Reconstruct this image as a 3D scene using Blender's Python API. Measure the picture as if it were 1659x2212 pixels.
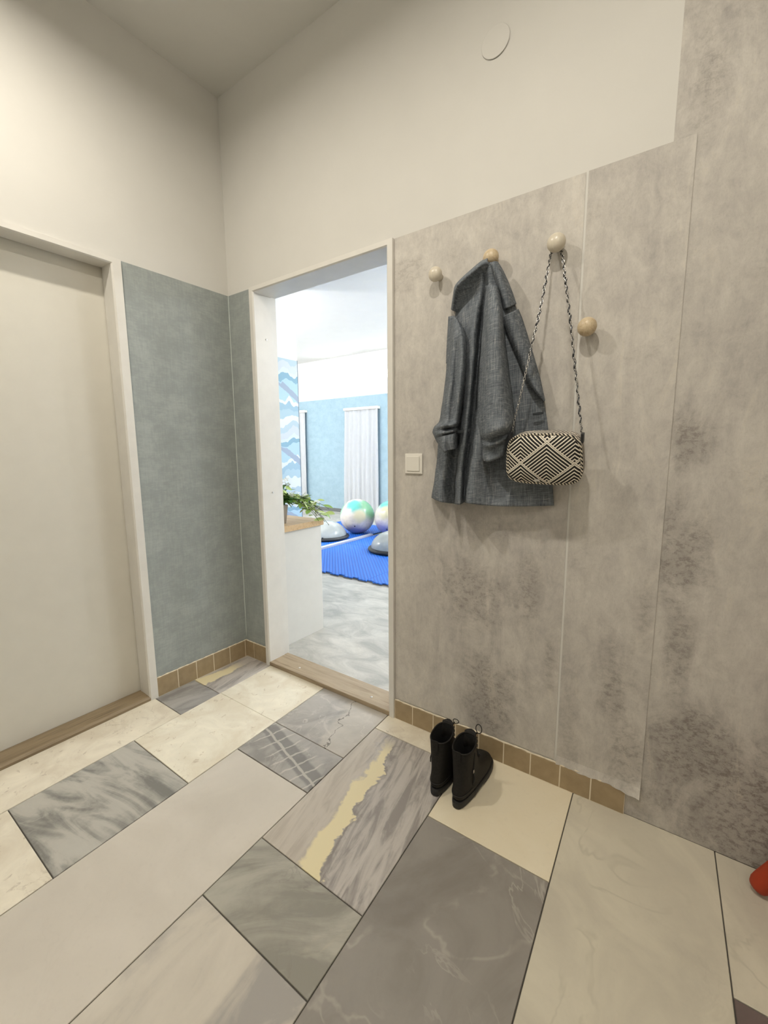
import bpy, bmesh, math, random
from mathutils import Vector, Matrix

for o in list(bpy.data.objects):
    bpy.data.objects.remove(o, do_unlink=True)
SC = bpy.context.scene
COL = SC.collection
PI = math.pi

# ------------------------------------------------------------------ camera
cam_d = bpy.data.cameras.new('camera')
cam_d.sensor_fit = 'VERTICAL'
cam_d.sensor_height = 36.0
cam_d.lens = 926.12 / 2212 * 36.0
cam_d.clip_start = 0.02
cam_o = bpy.data.objects.new('camera', cam_d)
COL.objects.link(cam_o)
CR, CU, CF = Vector((0.8167, 0.5770, -0.0062)), Vector((-0.0769, 0.1195, 0.9899)), Vector((-0.5720, 0.8080, -0.1416))
CF.normalize(); CR = CF.cross(Vector((-0.0769, 0.1195, 0.9899))).normalized(); CU = CR.cross(CF)
cam_o.matrix_world = Matrix(((CR.x, CU.x, -CF.x, 2.0686), (CR.y, CU.y, -CF.y, -1.5007), (CR.z, CU.z, -CF.z, 1.2028), (0, 0, 0, 1)))
SC.camera = cam_o

# ------------------------------------------------------------------ world, exposure, daylight
w = bpy.data.worlds.new('world'); SC.world = w; w.use_nodes = True
bg = w.node_tree.nodes['Background']
bg.inputs[0].default_value = (0.93, 0.97, 1.0, 1); bg.inputs[1].default_value = 3.0
SC.view_settings.view_transform = 'Standard'
SC.view_settings.look = 'None'
SC.view_settings.exposure = 0.0
SC.view_settings.gamma = 1.0
SC.view_settings.use_curve_mapping = False

def light(name, kind, loc, energy, color, size=0.1, size_y=None, target=None, spot=None, blend=0.3, spread=None):
    d = bpy.data.lights.new(name, kind); d.energy = energy; d.color = color
    if kind == 'AREA':
        d.shape = 'RECTANGLE'; d.size = size; d.size_y = size_y or size
        if spread: d.spread = spread
    else:
        d.shadow_soft_size = size
    if kind == 'SPOT':
        d.spot_size = spot; d.spot_blend = blend
    o = bpy.data.objects.new(name, d); COL.objects.link(o); o.location = loc
    v = (Vector(target) - Vector(loc)) if target else Vector((0, 0, -1))
    o.rotation_euler = v.to_track_quat('-Z', 'Y').to_euler()
    return o

WARM = (1.0, 0.93, 0.82)
COOL = (0.92, 0.97, 1.0)
LAMPS = [(1.75, -1.10, 2.80), (0.65, -1.10, 2.80)]
HALL_W = 14.8
FILL_W = 62.0
ROOM_W = 1.0
DAY_W = 110.0
WINX = [-3.80, -2.55, -1.30, -0.05, 1.20]          # clerestory windows of the far room (left edges)
for x in WINX:
    light('window_daylight', 'AREA', (x + .34, 5.12, 2.50), DAY_W, COOL, .62, .42, (x + .34, 2.5, 1.2))
UNSEEN_ROOM_LAMPS = [(-2.5, 1.2, 80), (-4.2, 1.2, 105), (-3.4, 0.7, 60), (0.75, 3.9, 105), (2.2, 2.0, 38), (2.2, 3.9, 95)]  # unseen lamps, placed out of sight to brighten far wall and ceiling

# ------------------------------------------------------------------ helpers
def link(name, me, mat=None, parent=None):
    o = bpy.data.objects.new(name, me)
    COL.objects.link(o)
    if mat is not None and not me.materials: me.materials.append(mat)
    if parent is not None: o.parent = parent
    return o

def wloc(o):
    v = Vector((0, 0, 0))
    while o is not None:
        v += Vector(o.location); o = o.parent
    return v

def mk(name, bm, mat, parent=None, smooth=False, local=False):
    """one mesh object; vertices are given in world space unless local"""
    if parent is not None and not local:
        off = wloc(parent)
        for v in bm.verts: v.co -= off
    bmesh.ops.recalc_face_normals(bm, faces=bm.faces)
    me = bpy.data.meshes.new(name)
    bm.to_mesh(me); bm.free()
    if smooth:
        for p in me.polygons: p.use_smooth = True
    return link(name, me, mat, parent)

def tag(o, label, cat=None, group=None, kind=None):
    if label: o['label'] = label
    if cat: o['category'] = cat
    if group: o['group'] = group
    if kind: o['kind'] = kind
    return o

def empty(name, loc=(0, 0, 0), rot=(0, 0, 0)):
    o = bpy.data.objects.new(name, None); COL.objects.link(o)
    o.empty_display_size = .05
    o.location = loc; o.rotation_euler = rot
    return o

def struct(name, bm, mat, parent=None):
    o = mk(name, bm, mat, parent)
    if parent is None: o['kind'] = 'structure'
    return o

def box(bm, x0, y0, z0, x1, y1, z1, bev=0.0, seg=2):
    r = bmesh.ops.create_cube(bm, size=1)
    vs = r['verts']
    for v in vs:
        v.co = Vector((x0 + (v.co.x + .5) * (x1 - x0), y0 + (v.co.y + .5) * (y1 - y0), z0 + (v.co.z + .5) * (z1 - z0)))
    if bev:
        es = list({e for v in vs for e in v.link_edges})
        bmesh.ops.bevel(bm, geom=es, offset=bev, segments=seg, affect='EDGES', profile=.6)
    return bm

def B(*a, **k):
    return box(bmesh.new(), *a, **k)

def prism(bm, poly, z0, z1, bev=0.0):
    """polygon (list of xy) extruded from z0 to z1"""
    b = [bm.verts.new((x, y, z0)) for x, y in poly]
    t = [bm.verts.new((x, y, z1)) for x, y in poly]
    n = len(poly)
    bm.faces.new(b[::-1]); top = bm.faces.new(t)
    for i in range(n): bm.faces.new((b[i], b[(i + 1) % n], t[(i + 1) % n], t[i]))
    if bev: bmesh.ops.bevel(bm, geom=list(top.edges), offset=bev, segments=1, affect='EDGES')
    return bm

def extrude_poly(bm, poly3, vec):
    b = [bm.verts.new(p) for p in poly3]
    t = [bm.verts.new(Vector(p) + Vector(vec)) for p in poly3]
    n = len(b)
    bm.faces.new(b[::-1]); bm.faces.new(t)
    for i in range(n): bm.faces.new((b[i], b[(i + 1) % n], t[(i + 1) % n], t[i]))
    return bm

def rings(bm, rs, cap0=True, cap1=True):
    """loft closed rings of equal length"""
    vv = [[bm.verts.new(p) for p in r] for r in rs]
    n = len(vv[0])
    for a, b in zip(vv, vv[1:]):
        for i in range(n): bm.faces.new((a[i], a[(i + 1) % n], b[(i + 1) % n], b[i]))
    if cap0: bm.faces.new(vv[0][::-1])
    if cap1: bm.faces.new(vv[-1])
    return bm

def lathe(bm, prof, M=None, n=28):
    """profile (r, h) about local Z, transformed by M"""
    M = M or Matrix()
    rs = []
    for r, h in prof:
        rs.append([M @ Vector((r * math.cos(2 * PI * i / n), r * math.sin(2 * PI * i / n), h)) for i in range(n)])
    return rings(bm, rs)

def tube(bm, pts, r, n=8, flat=1.0, closed=False):
    pts = [Vector(p) for p in pts]
    rs = []
    N = len(pts)
    up = None
    for i, p in enumerate(pts):
        if closed: t = pts[(i + 1) % N] - pts[i - 1]
        else: t = pts[min(i + 1, N - 1)] - pts[max(i - 1, 0)]
        t.normalize()
        if up is None:
            up = Vector((0, 1, 0)) if abs(t.y) < .9 else Vector((1, 0, 0))
        s = t.cross(up).normalized(); up = s.cross(t).normalized()
        rad = r[i] if isinstance(r, (list, tuple)) else r
        rs.append([p + s * rad * math.cos(2 * PI * k / n) + up * rad * flat * math.sin(2 * PI * k / n) for k in range(n)])
    if closed:
        vv = [[bm.verts.new(q) for q in q_] for q_ in rs]
        for a in range(N):
            b = (a + 1) % N
            for i in range(n): bm.faces.new((vv[a][i], vv[a][(i + 1) % n], vv[b][(i + 1) % n], vv[b][i]))
        return bm
    return rings(bm, rs)

def cr(p0, p1, p2, p3, t):
    return 0.5 * ((2 * p1) + (-p0 + p2) * t + (2 * p0 - 5 * p1 + 4 * p2 - p3) * t * t + (-p0 + 3 * p1 - 3 * p2 + p3) * t ** 3)

def spline(pts, per):
    pts = [Vector(p) for p in pts]
    out = []
    for i in range(len(pts) - 1):
        a = pts[max(i - 1, 0)]; d = pts[min(i + 2, len(pts) - 1)]
        for k in range(per): out.append(cr(a, pts[i], pts[i + 1], d, k / per))
    out.append(pts[-1].copy())
    return out

def cloth(name, net, mat, parent, pu=5, pv=5, thick=.0025, wob=0.0, seed=0):
    """smooth cloth sheet through a net of 3-D control points"""
    rows = [spline(r, pu) for r in net]
    cols = [spline([r[i] for r in rows], pv) for i in range(len(rows[0]))]
    bm = bmesh.new()
    rnd = random.Random(seed)
    ph = [rnd.uniform(0, 6.28) for _ in range(6)]
    vv = []
    for c in cols:
        l = []
        for p in c:
            if wob:
                p = p + Vector((0, -wob * (math.sin(p.x * 95 + p.z * 23 + ph[0]) * math.sin(p.z * 47 + ph[1]) + .6 * math.sin(p.x * 40 - p.z * 70 + ph[2])), 0))
                if p.y > -.004: p.y = -.004
            l.append(bm.verts.new(p))
        vv.append(l)
    for a, b in zip(vv, vv[1:]):
        for i in range(len(a) - 1): bm.faces.new((a[i], a[i + 1], b[i + 1], b[i]))
    o = mk(name, bm, mat, parent, smooth=True)
    m = o.modifiers.new('thick', 'SOLIDIFY'); m.thickness = thick; m.offset = 0
    return o

# ------------------------------------------------------------------ material builder
class G:
    def __init__(s, name, rough=.5, metal=0.0, color=None, spec=None):
        s.m = bpy.data.materials.new(name); s.m.use_nodes = True
        s.t = s.m.node_tree; s.b = s.t.nodes['Principled BSDF']
        s.b.inputs['Roughness'].default_value = rough
        s.b.inputs['Metallic'].default_value = metal
        if spec is not None: s.b.inputs['Specular IOR Level'].default_value = spec
        if color is not None: s.b.inputs['Base Color'].default_value = (*color, 1)
        s._c = None
    def put(s, sock, v):
        if v is None: return
        if hasattr(v, 'is_output'): s.t.links.new(v, sock)
        else:
            try: sock.default_value = v
            except Exception: sock.default_value = (*v, 1)
    @property
    def co(s):
        if s._c is None: s._c = s.t.nodes.new('ShaderNodeTexCoord').outputs['Object']
        return s._c
    def map(s, scale=(1, 1, 1), rot=(0, 0, 0), loc=(0, 0, 0), vec=None):
        n = s.t.nodes.new('ShaderNodeMapping')
        if any(rot) and tuple(scale) != (1, 1, 1):       # turn first, then stretch
            m0 = s.t.nodes.new('ShaderNodeMapping'); s.put(m0.inputs['Vector'], vec or s.co); m0.inputs['Rotation'].default_value = rot
            vec = m0.outputs[0]; rot = (0, 0, 0)
        s.put(n.inputs['Vector'], vec or s.co); n.inputs['Scale'].default_value = scale
        n.inputs['Rotation'].default_value = rot; n.inputs['Location'].default_value = loc
        return n.outputs[0]
    def noise(s, vec, scale, detail=4, rough=.55, dist=0.0):
        n = s.t.nodes.new('ShaderNodeTexNoise'); s.put(n.inputs['Vector'], vec)
        n.inputs['Scale'].default_value = scale; n.inputs['Detail'].default_value = detail
        n.inputs['Roughness'].default_value = rough; n.inputs['Distortion'].default_value = dist
        return n.outputs['Fac']
    def math(s, op, a, b=None, c=None, clamp=False):
        n = s.t.nodes.new('ShaderNodeMath'); n.operation = op; n.use_clamp = clamp
        s.put(n.inputs[0], a); s.put(n.inputs[1], b); s.put(n.inputs[2], c)
        return n.outputs[0]
    def sep(s, vec=None):
        n = s.t.nodes.new('ShaderNodeSeparateXYZ'); s.put(n.inputs[0], vec or s.co); return n.outputs
    def comb(s, x, y, z):
        n = s.t.nodes.new('ShaderNodeCombineXYZ'); s.put(n.inputs[0], x); s.put(n.inputs[1], y); s.put(n.inputs[2], z); return n.outputs[0]
    def ramp(s, fac, stops, interp='LINEAR'):
        n = s.t.nodes.new('ShaderNodeValToRGB'); n.color_ramp.interpolation = interp
        e = n.color_ramp.elements
        while len(e) < len(stops): e.new(.5)
        for q, (p, c) in zip(e, stops):
            q.position = p; q.color = (*c, 1) if hasattr(c, '__len__') else (c, c, c, 1)
        s.put(n.inputs[0], fac); return n.outputs[0]
    def rng(s, v, a, b, c=0.0, d=1.0, smooth=True):
        n = s.t.nodes.new('ShaderNodeMapRange'); n.interpolation_type = 'SMOOTHSTEP' if smooth else 'LINEAR'
        s.put(n.inputs[0], v); n.inputs[1].default_value = a; n.inputs[2].default_value = b
        n.inputs[3].default_value = c; n.inputs[4].default_value = d
        return n.outputs[0]
    def mix(s, f, a, b, mode='MIX'):
        n = s.t.nodes.new('ShaderNodeMix'); n.data_type = 'RGBA'; n.blend_type = mode
        s.put(n.inputs[0], f); s.put(n.inputs[6], a if hasattr(a, 'is_output') else (*a, 1)); s.put(n.inputs[7], b if hasattr(b, 'is_output') else (*b, 1))
        return n.outputs[2]
    def bump(s, h, strength=.2, dist=.002):
        n = s.t.nodes.new('ShaderNodeBump'); n.inputs['Strength'].default_value = strength; n.inputs['Distance'].default_value = dist
        s.put(n.inputs['Height'], h); s.t.links.new(n.outputs[0], s.b.inputs['Normal'])
    def done(s, color=None):
        if color is not None: s.put(s.b.inputs['Base Color'], color)
        return s.m

def plain(name, color, rough=.5, metal=0.0, spec=None, var=.06, sc=14):
    g = G(name, rough, metal, spec=spec)
    n = g.noise(g.co, sc, 4)
    c2 = tuple(max(0, c * (1 - var)) for c in color); c1 = tuple(min(1, c * (1 + var)) for c in color)
    return g.done(g.ramp(n, [(.3, c2), (.7, c1)]))

def srgb(r, g, b):
    f = lambda c: (c / 255) / 12.92 if c / 255 <= .04045 else ((c / 255 + .055) / 1.055) ** 2.4
    return (f(r), f(g), f(b))

# plaster
def plaster(name, color, strength=.08):
    g = G(name, .85)
    n = g.noise(g.co, 6, 5); f = g.noise(g.co, 160, 3)
    g.bump(f, strength, .001)
    return g.done(g.ramp(n, [(.3, tuple(c * .97 for c in color)), (.7, color)]))
M_WALL = plaster('white_plaster', (.68, .665, .62))
M_CEIL = plaster('ceiling_plaster', (.70, .69, .65))
M_ROOM = plaster('room_plaster', (.86, .87, .87))
M_DARKROOM = plain('grout_dark', (.10, .092, .08), .9)
M_PAINT = plain('white_gloss_paint', (.80, .78, .72), .38, var=.02)
M_LEAF = plain('door_leaf_paint', (.66, .635, .56), .42, var=.015)

def wood(name, a, b, axis, sc=1.0, rough=.5):
    g = G(name, rough)
    s = [26 * sc] * 3; s[axis] = 1.6 * sc
    n = g.noise(g.map(s), 1.6, 5, .6, .9)
    f = g.noise(g.map([x * 4 for x in s]), 2, 3)
    c = g.ramp(n, [(.28, b), (.52, a), (.75, tuple(x * .8 for x in a))])
    c = g.mix(.25, c, g.ramp(f, [(.3, b), (.7, a)]))
    g.bump(n, .12, .001)
    return g.done(c)
M_THR = wood('threshold_oak', srgb(174, 156, 130), srgb(122, 104, 82), 0)
M_THR_Y = wood('threshold_oak_dark', srgb(152, 134, 106), srgb(100, 84, 62), 1)
M_TOP = wood('counter_oak', srgb(214, 184, 142), srgb(180, 146, 104), 0)
M_KNOBP = wood('knob_pale', srgb(216, 207, 188), srgb(203, 193, 174), 2, 1.0, .32)
M_KNOBW = wood('knob_wood', srgb(210, 192, 160), srgb(172, 148, 114), 1, 2.5, .38)

# teal textured wallpaper
def teal(name, base, light):
    g = G(name, .8)
    a = g.noise(g.map((6, 6, 9)), 1.2, 9, .74, .2)
    h = g.noise(g.map((20, 20, 130)), 1.0, 5, .6)
    v = g.noise(g.map((120, 120, 14)), 1.0, 4, .6)
    t = g.math('ADD', g.math('MULTIPLY', a, .7), g.math('MULTIPLY', g.math('ADD', h, v), .22))
    c = g.ramp(t, [(.40, tuple(x * .90 for x in base)), (.54, base), (.72, light)])
    g.bump(g.math('ADD', h, v), .10, .001)
    return g.done(c)
M_TEAL = teal('teal_wallpaper', srgb(151, 157, 154), srgb(168, 174, 170))
M_TEALR = teal('teal_wallpaper_room', srgb(156, 183, 197), srgb(168, 194, 206))

# grey concrete-look wallpaper
def concrete(name, seed, blotch, tint=1.0):
    g = G(name, .72)
    mv = lambda sc, l=0: g.map(sc, loc=(seed * 3.7 + l, 1.3, seed * 1.9 + l))
    big = g.noise(mv((1.6, 1, 1.1)), 1.6, 6, .6, .5)
    streak = g.noise(mv((9, 1, 1.9), 3), 1.3, 9, .72, .9)
    patch = g.noise(mv((3, 1, 2.2), 5), 1.5, 7, .7, .8)
    fleck = g.noise(mv((36, 1, 52), 9), 1.3, 10, .80, .3)
    grain = g.noise(mv((180, 60, 90), 2), 1.5, 3, .6)
    mott = g.noise(mv((15, 1, 10), 7), 1.6, 10, .78, .4)
    t = g.math('ADD', g.math('ADD', g.math('MULTIPLY', big, .30), g.math('MULTIPLY', mott, .36)), g.math('ADD', g.math('MULTIPLY', streak, .24), g.math('MULTIPLY', patch, .22)))
    c = g.ramp(t, [(.36, srgb(142, 137, 133)), (.48, srgb(176, 171, 165)), (.56, srgb(193, 188, 180)), (.66, srgb(210, 205, 196))])
    x, y, z = g.sep()
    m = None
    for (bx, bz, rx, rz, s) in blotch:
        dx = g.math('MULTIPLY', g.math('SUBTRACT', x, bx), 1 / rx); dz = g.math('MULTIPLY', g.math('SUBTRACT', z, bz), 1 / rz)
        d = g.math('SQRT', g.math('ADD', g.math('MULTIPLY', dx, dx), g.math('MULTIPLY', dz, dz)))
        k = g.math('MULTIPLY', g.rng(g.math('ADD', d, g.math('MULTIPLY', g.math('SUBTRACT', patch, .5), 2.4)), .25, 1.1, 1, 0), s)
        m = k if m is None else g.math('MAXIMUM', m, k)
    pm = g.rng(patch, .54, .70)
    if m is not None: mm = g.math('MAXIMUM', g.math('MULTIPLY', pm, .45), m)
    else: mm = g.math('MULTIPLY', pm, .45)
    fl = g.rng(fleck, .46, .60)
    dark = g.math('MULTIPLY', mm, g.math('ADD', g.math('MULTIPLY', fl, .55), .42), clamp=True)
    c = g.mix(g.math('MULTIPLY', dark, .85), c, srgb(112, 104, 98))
    lt = g.math('MULTIPLY', g.rng(streak, .56, .66), g.math('MULTIPLY', g.rng(grain, .35, .6), .35))
    c = g.mix(lt, c, srgb(214, 206, 190))
    c = g.mix(g.math('MULTIPLY', g.rng(grain, .5, .75), .12), c, srgb(110, 102, 94))
    if tint != 1.0: c = g.mix(1.0, c, (tint, tint, tint), 'MULTIPLY')
    g.bump(g.math('ADD', g.math('MULTIPLY', fleck, .6), grain), .10, .001)
    return g.done(c)
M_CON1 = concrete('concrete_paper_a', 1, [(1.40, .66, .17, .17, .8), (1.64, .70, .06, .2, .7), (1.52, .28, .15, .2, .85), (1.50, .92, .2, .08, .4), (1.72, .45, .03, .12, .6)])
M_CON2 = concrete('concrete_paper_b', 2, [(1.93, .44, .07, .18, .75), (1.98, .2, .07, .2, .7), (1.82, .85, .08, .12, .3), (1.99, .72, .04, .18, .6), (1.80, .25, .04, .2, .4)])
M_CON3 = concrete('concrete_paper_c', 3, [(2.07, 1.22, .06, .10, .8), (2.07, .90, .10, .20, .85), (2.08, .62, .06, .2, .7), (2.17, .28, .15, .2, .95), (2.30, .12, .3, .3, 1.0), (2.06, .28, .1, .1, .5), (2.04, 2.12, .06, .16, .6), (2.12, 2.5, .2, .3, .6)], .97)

# ------------------------------------------------------------------ structure of the hall
XR, YB, ZC = 4.4, -3.0, 2.956
T = .13
# wall_right: plane y=0, with the doorway hole
bm = bmesh.new()
box(bm, -5.4, 0, 0, .187, T, ZC); box(bm, 1.063, 0, 0, XR, T, ZC); box(bm, .187, 0, 2.02, 1.063, T, ZC)
WALL_R = struct('wall_right', bm, M_WALL)
bm = bmesh.new()
box(bm, -.22, YB, 0, 0, -1.43, ZC); box(bm, -.22, -.538, 0, 0, 0, ZC); box(bm, -.22, -1.43, 2.02, 0, -.538, ZC)
box(bm, -.22, -1.43, 0, -.16, -.538, 2.02)
WALL_L = struct('wall_left', bm, M_WALL)
struct('wall_back', B(-.22, YB - .12, 0, XR + .1, YB, ZC), M_WALL)
struct('wall_end', B(XR, YB, 0, XR + .1, T, ZC), M_WALL)
struct('ceiling', B(-5.5, YB - .12, ZC, XR + .1, 5.2, ZC + .12), M_CEIL)

def sheet(name, x0, x1, z0, z1, mat, t=.0018, curl=None, nx=14, nz=30, y0=0.0):
    """paper drop glued on the right wall, a thin sheet with real thickness"""
    bm = bmesh.new(); vv = []
    for j in range(nz + 1):
        l = []
        for i in range(nx + 1):
            x = x0 + (x1 - x0) * i / nx; z = z0 + (z1 - z0) * (j / nz) ** (1.7 if curl else 1)
            y = y0 - t
            if curl: x, y, z = curl(x, y, z)
            l.append(bm.verts.new((x, y, z)))
        vv.append(l)
    for a, b in zip(vv, vv[1:]):
        for i in range(nx): bm.faces.new((a[i], a[i + 1], b[i + 1], b[i]))
    o = mk(name, bm, mat, WALL_R)
    m = o.modifiers.new('thick', 'SOLIDIFY'); m.thickness = t * .9; m.offset = -1
    return o
def curl2(x, y, z):
    # hem follows the tile row, last corner hangs loose and lifts off the wall
    k = max(0, (x - 1.93) / .09); zz = max(0, 1 - (z - .088) / .06)
    if z < .11: z += .002 * math.sin(x * 50) + .0015 * math.sin(x * 170)
    y -= .016 * min(k, 1) ** 1.5 * zz ** 1.3
    y -= .006 * max(0, 1 - (z - .09) / .025)
    return x, y, z
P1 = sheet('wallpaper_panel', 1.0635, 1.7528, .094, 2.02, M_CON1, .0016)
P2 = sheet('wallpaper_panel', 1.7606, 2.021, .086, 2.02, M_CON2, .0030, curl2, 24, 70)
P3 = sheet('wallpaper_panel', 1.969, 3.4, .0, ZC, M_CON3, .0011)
P4 = sheet('wallpaper_panel', .0035, .1865, .094, 2.02, M_TEAL, .0014)
for p, l in ((P1, 'grey concrete-look paper drop behind the jacket and bag'), (P2, 'grey concrete-look paper drop with a loose curling lower corner'),
             (P3, 'grey concrete-look paper drop running from floor to ceiling'), (P4, 'narrow dull teal paper strip beside the doorway')):
    p['label'] = l
bm = B(0, -.5375, .097, .0014, -.0035, 2.02)
mk('wallpaper_panel', bm, M_TEAL, WALL_L)['label'] = 'dull teal paper between the closed door and the corner'
# round plastered-over cover on the upper wall, its lower lip stands proud
bm = bmesh.new()
lathe(bm, [(.0, 0), (.047, .0), (.047, .0012), (.0455, .002), (0.001, .002)], Matrix.Translation((1.458, -.0018, 2.501)) @ Matrix.Rotation(math.radians(88.6), 4, 'X'), 48)
mk('blanking_cover', bm, M_WALL, WALL_R)

# ------------------------------------------------------------------ stone floor, slab by slab
FLOOR = struct('floor', B(-.2, YB, -.06, XR, 0.02, -.0045), M_DARKROOM)

def stone(name, base, c2, vein, ang=0.0, sc=1.0, stretch=4.0, vstr=.5, seed=0.0, contrast=1.0, rough=.42, vein2=None, spot=0.0):
    g = G(name, rough)
    v = g.map((1, 1, 1), (0, 0, math.radians(ang)), (seed, seed * .7, 0))
    wob = g.noise(v, 3.0 * sc, 5, .6, .3)
    v2 = g.map((sc * stretch, sc, 1), (0, 0, math.radians(ang)), (seed, seed * .3, 0))
    lay = g.noise(v2, 3.2, 6, .58, 1.1)
    fine = g.noise(v, 60, 4, .6)
    t = g.math('ADD', g.math('MULTIPLY', lay, .7), g.math('ADD', g.math('MULTIPLY', wob, .25), g.math('MULTIPLY', fine, .06)))
    k = .09 / contrast
    c = g.ramp(t, [(.5 - k, c2), (.5 + k * .5, base), (.5 + k * 1.8, tuple(min(1, x * 1.10) for x in base))])
    vn = g.noise(g.map((1, 1, 1), (0, 0, math.radians(ang + 20)), (seed + 4, 2, 0)), 4.2 * sc, 5, .55, 1.4)
    d = g.math('ABSOLUTE', g.math('SUBTRACT', vn, .5))
    vm = g.math('MULTIPLY', g.rng(d, .0, .018, 1, 0), g.rng(g.noise(v, 2.6 * sc, 3), .50, .70))
    c = g.mix(g.math('MULTIPLY', vm, vstr), c, vein)
    if vein2:
        vn2 = g.noise(g.map((1, 1, 1), (0, 0, math.radians(ang - 40)), (seed + 9, 5, 0)), 3.0 * sc, 4, .5, .8)
        d2 = g.math('ABSOLUTE', g.math('SUBTRACT', vn2, .5))
        c = g.mix(g.math('MULTIPLY', g.math('MULTIPLY', g.rng(d2, 0, .022, 1, 0), g.rng(lay, .45, .6)), vstr * .8), c, vein2)
    if spot:
        sp = g.noise(g.map((1, 1.6, 1), (0, 0, math.radians(ang)), (seed + 2, 0, 0)), 26, 4, .65, .6)
        c = g.mix(g.math('MULTIPLY', g.rng(sp, .60, .72), spot), c, vein)
    c = g.mix(g.math('MULTIPLY', g.rng(fine, .5, .8), .12), c, tuple(x * .6 for x in base))
    g.bump(fine, .05, .001)
    return g, c

def st(*a, **k):
    g, c = stone(*a, **k); return g.done(c)
CREAM, CREAMV = srgb(236, 229, 210), srgb(176, 156, 128)
S_CREAM = st('cream_marble', CREAM, srgb(226, 216, 194), CREAMV, 60, 1.6, 1.5, .55, 1.0, spot=.55)
S_CREAM2 = st('cream_marble_speckled', srgb(233, 225, 206), srgb(220, 210, 190), srgb(172, 158, 138), 30, 1.8, 1.3, .5, 3.3, spot=.6)
S_PLAIN = st('cream_plain', srgb(237, 227, 202), srgb(232, 220, 192), srgb(200, 178, 136), 15, .8, 1.5, .2, 7.1, .6)
S_BEIGE = st('beige_limestone', srgb(212, 205, 193), srgb(202, 195, 183), srgb(190, 182, 170), 20, .8, 1.2, .15, 5.2, .55)
S_BEIGE2 = st('pale_limestone', srgb(212, 205, 186), srgb(200, 193, 176), srgb(182, 175, 158), -35, 1.1, 1.6, .3, 2.4, .8, vein2=srgb(150, 146, 128))
S_GREY = st('grey_marble', srgb(168, 165, 160), srgb(138, 135, 131), srgb(198, 194, 188), 20, 1.2, 2.6, .5, 8.8, 1.1, vein2=srgb(190, 186, 178))
S_GREYV = st('grey_veined_marble', srgb(184, 181, 172), srgb(128, 127, 122), srgb(210, 205, 194), 78, .75, 4.2, .45, 5.6, 1.25, vein2=srgb(190, 186, 176))
S_GREEN = st('green_grey_marble', srgb(178, 175, 163), srgb(146, 143, 133), srgb(128, 120, 114), 52, .9, 3.2, .5, 6.3, .95, vein2=srgb(186, 180, 162))
S_GREYL = st('grey_cream_marble', srgb(204, 197, 184), srgb(166, 162, 156), srgb(212, 205, 190), 10, .6, 3.2, .35, 12.3, 1.2)
S_DARK = st('dark_grey_marble', srgb(150, 145, 138), srgb(134, 128, 121), srgb(202, 196, 186), 14, .9, 1.8, .55, 9.4, .9, vein2=srgb(186, 180, 170))
S_PURPLE = st('purple_grey_marble', srgb(112, 98, 94), srgb(88, 76, 74), srgb(170, 156, 148), 10, 1.2, 2, .5, 12.5)

def wave_stone(name, cx, sx, jag, y0, y1, ang):
    """layered grey marble with one ragged cream band"""
    g, c = stone(name, srgb(190, 184, 177), srgb(152, 146, 141), srgb(206, 200, 190), ang, 1.35, 7.0, .25, 2.2, 1.15)
    x, y, z = g.sep()
    n1 = g.noise(g.co, 7.5, 4, .55, 1.0); n2 = g.noise(g.co, 24, 3, .5, 1.2)
    xs = g.math('SUBTRACT', g.math('SUBTRACT', x, cx), g.math('MULTIPLY', y, sx))
    t = g.math('ADD', xs, g.math('ADD', g.math('MULTIPLY', g.math('SUBTRACT', n1, .5), jag), g.math('MULTIPLY', g.math('SUBTRACT', n2, .5), jag * .35)))
    wid = g.rng(y, y0, y1 - .05, -.060, -.018, False)
    band = g.math('MULTIPLY', g.rng(g.math('SUBTRACT', t, wid), -.006, .016), g.rng(t, .032, .040, 1, 0))
    band = g.math('MULTIPLY', band, g.math('MULTIPLY', g.rng(y, y0, y0 + .06), g.rng(y, y1 - .12, y1, 1, 0)))
    left = g.rng(t, -.05, -.02, 1, 0)
    c = g.mix(g.math('MULTIPLY', left, .55), c, srgb(206, 196, 180))
    edge = g.rng(g.math('ABSOLUTE', g.math('SUBTRACT', t, .042)), 0, .016, .55, 0)
    c = g.mix(g.math('MULTIPLY', edge, .8), c, srgb(128, 120, 114))
    c = g.mix(band, c, srgb(232, 220, 180))
    return g.done(c)
S_WAVE = wave_stone('banded_marble', 1.100, -.22, .12, -.82, -.12, -12)
S_WAVE2 = wave_stone('banded_marble_small', .055, -.02, .07, -.40, -.06, -10)

def plaid_stone():
    g, c = stone('crosshatched_marble', srgb(170, 166, 160), srgb(146, 143, 138), srgb(206, 202, 194), 20, 1.4, 2, .5, 1.7)
    r = g.map((1, 1, 1), (0, 0, math.radians(16)))
    x, y, z = g.sep(r)
    n = g.noise(g.co, 16, 3)
    yy = g.math('ADD', y, g.math('MULTIPLY', n, .02))
    band = g.rng(g.math('ABSOLUTE', g.math('SUBTRACT', yy, -.178)), .028, .04, 1, 0)
    c = g.mix(g.math('MULTIPLY', band, .7), c, srgb(116, 114, 112))
    l1 = g.rng(g.math('ABSOLUTE', g.math('SUBTRACT', yy, -.19)), .003, .007, 1, 0)
    xx = g.math('ADD', x, g.math('MULTIPLY', n, .03))
    l2 = g.rng(g.math('ABSOLUTE', g.math('SUBTRACT', g.math('FRACT', g.math('MULTIPLY', xx, 17)), .5)), .03, .09, 1, 0)
    l2 = g.math('MULTIPLY', l2, g.rng(g.math('ABSOLUTE', g.math('SUBTRACT', yy, -.185)), .06, .09, 1, 0))
    c = g.mix(g.math('MULTIPLY', g.math('MAXIMUM', l1, l2), .6), c, srgb(212, 206, 196))
    return g.done(c)
S_PLAID = plaid_stone()

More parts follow.
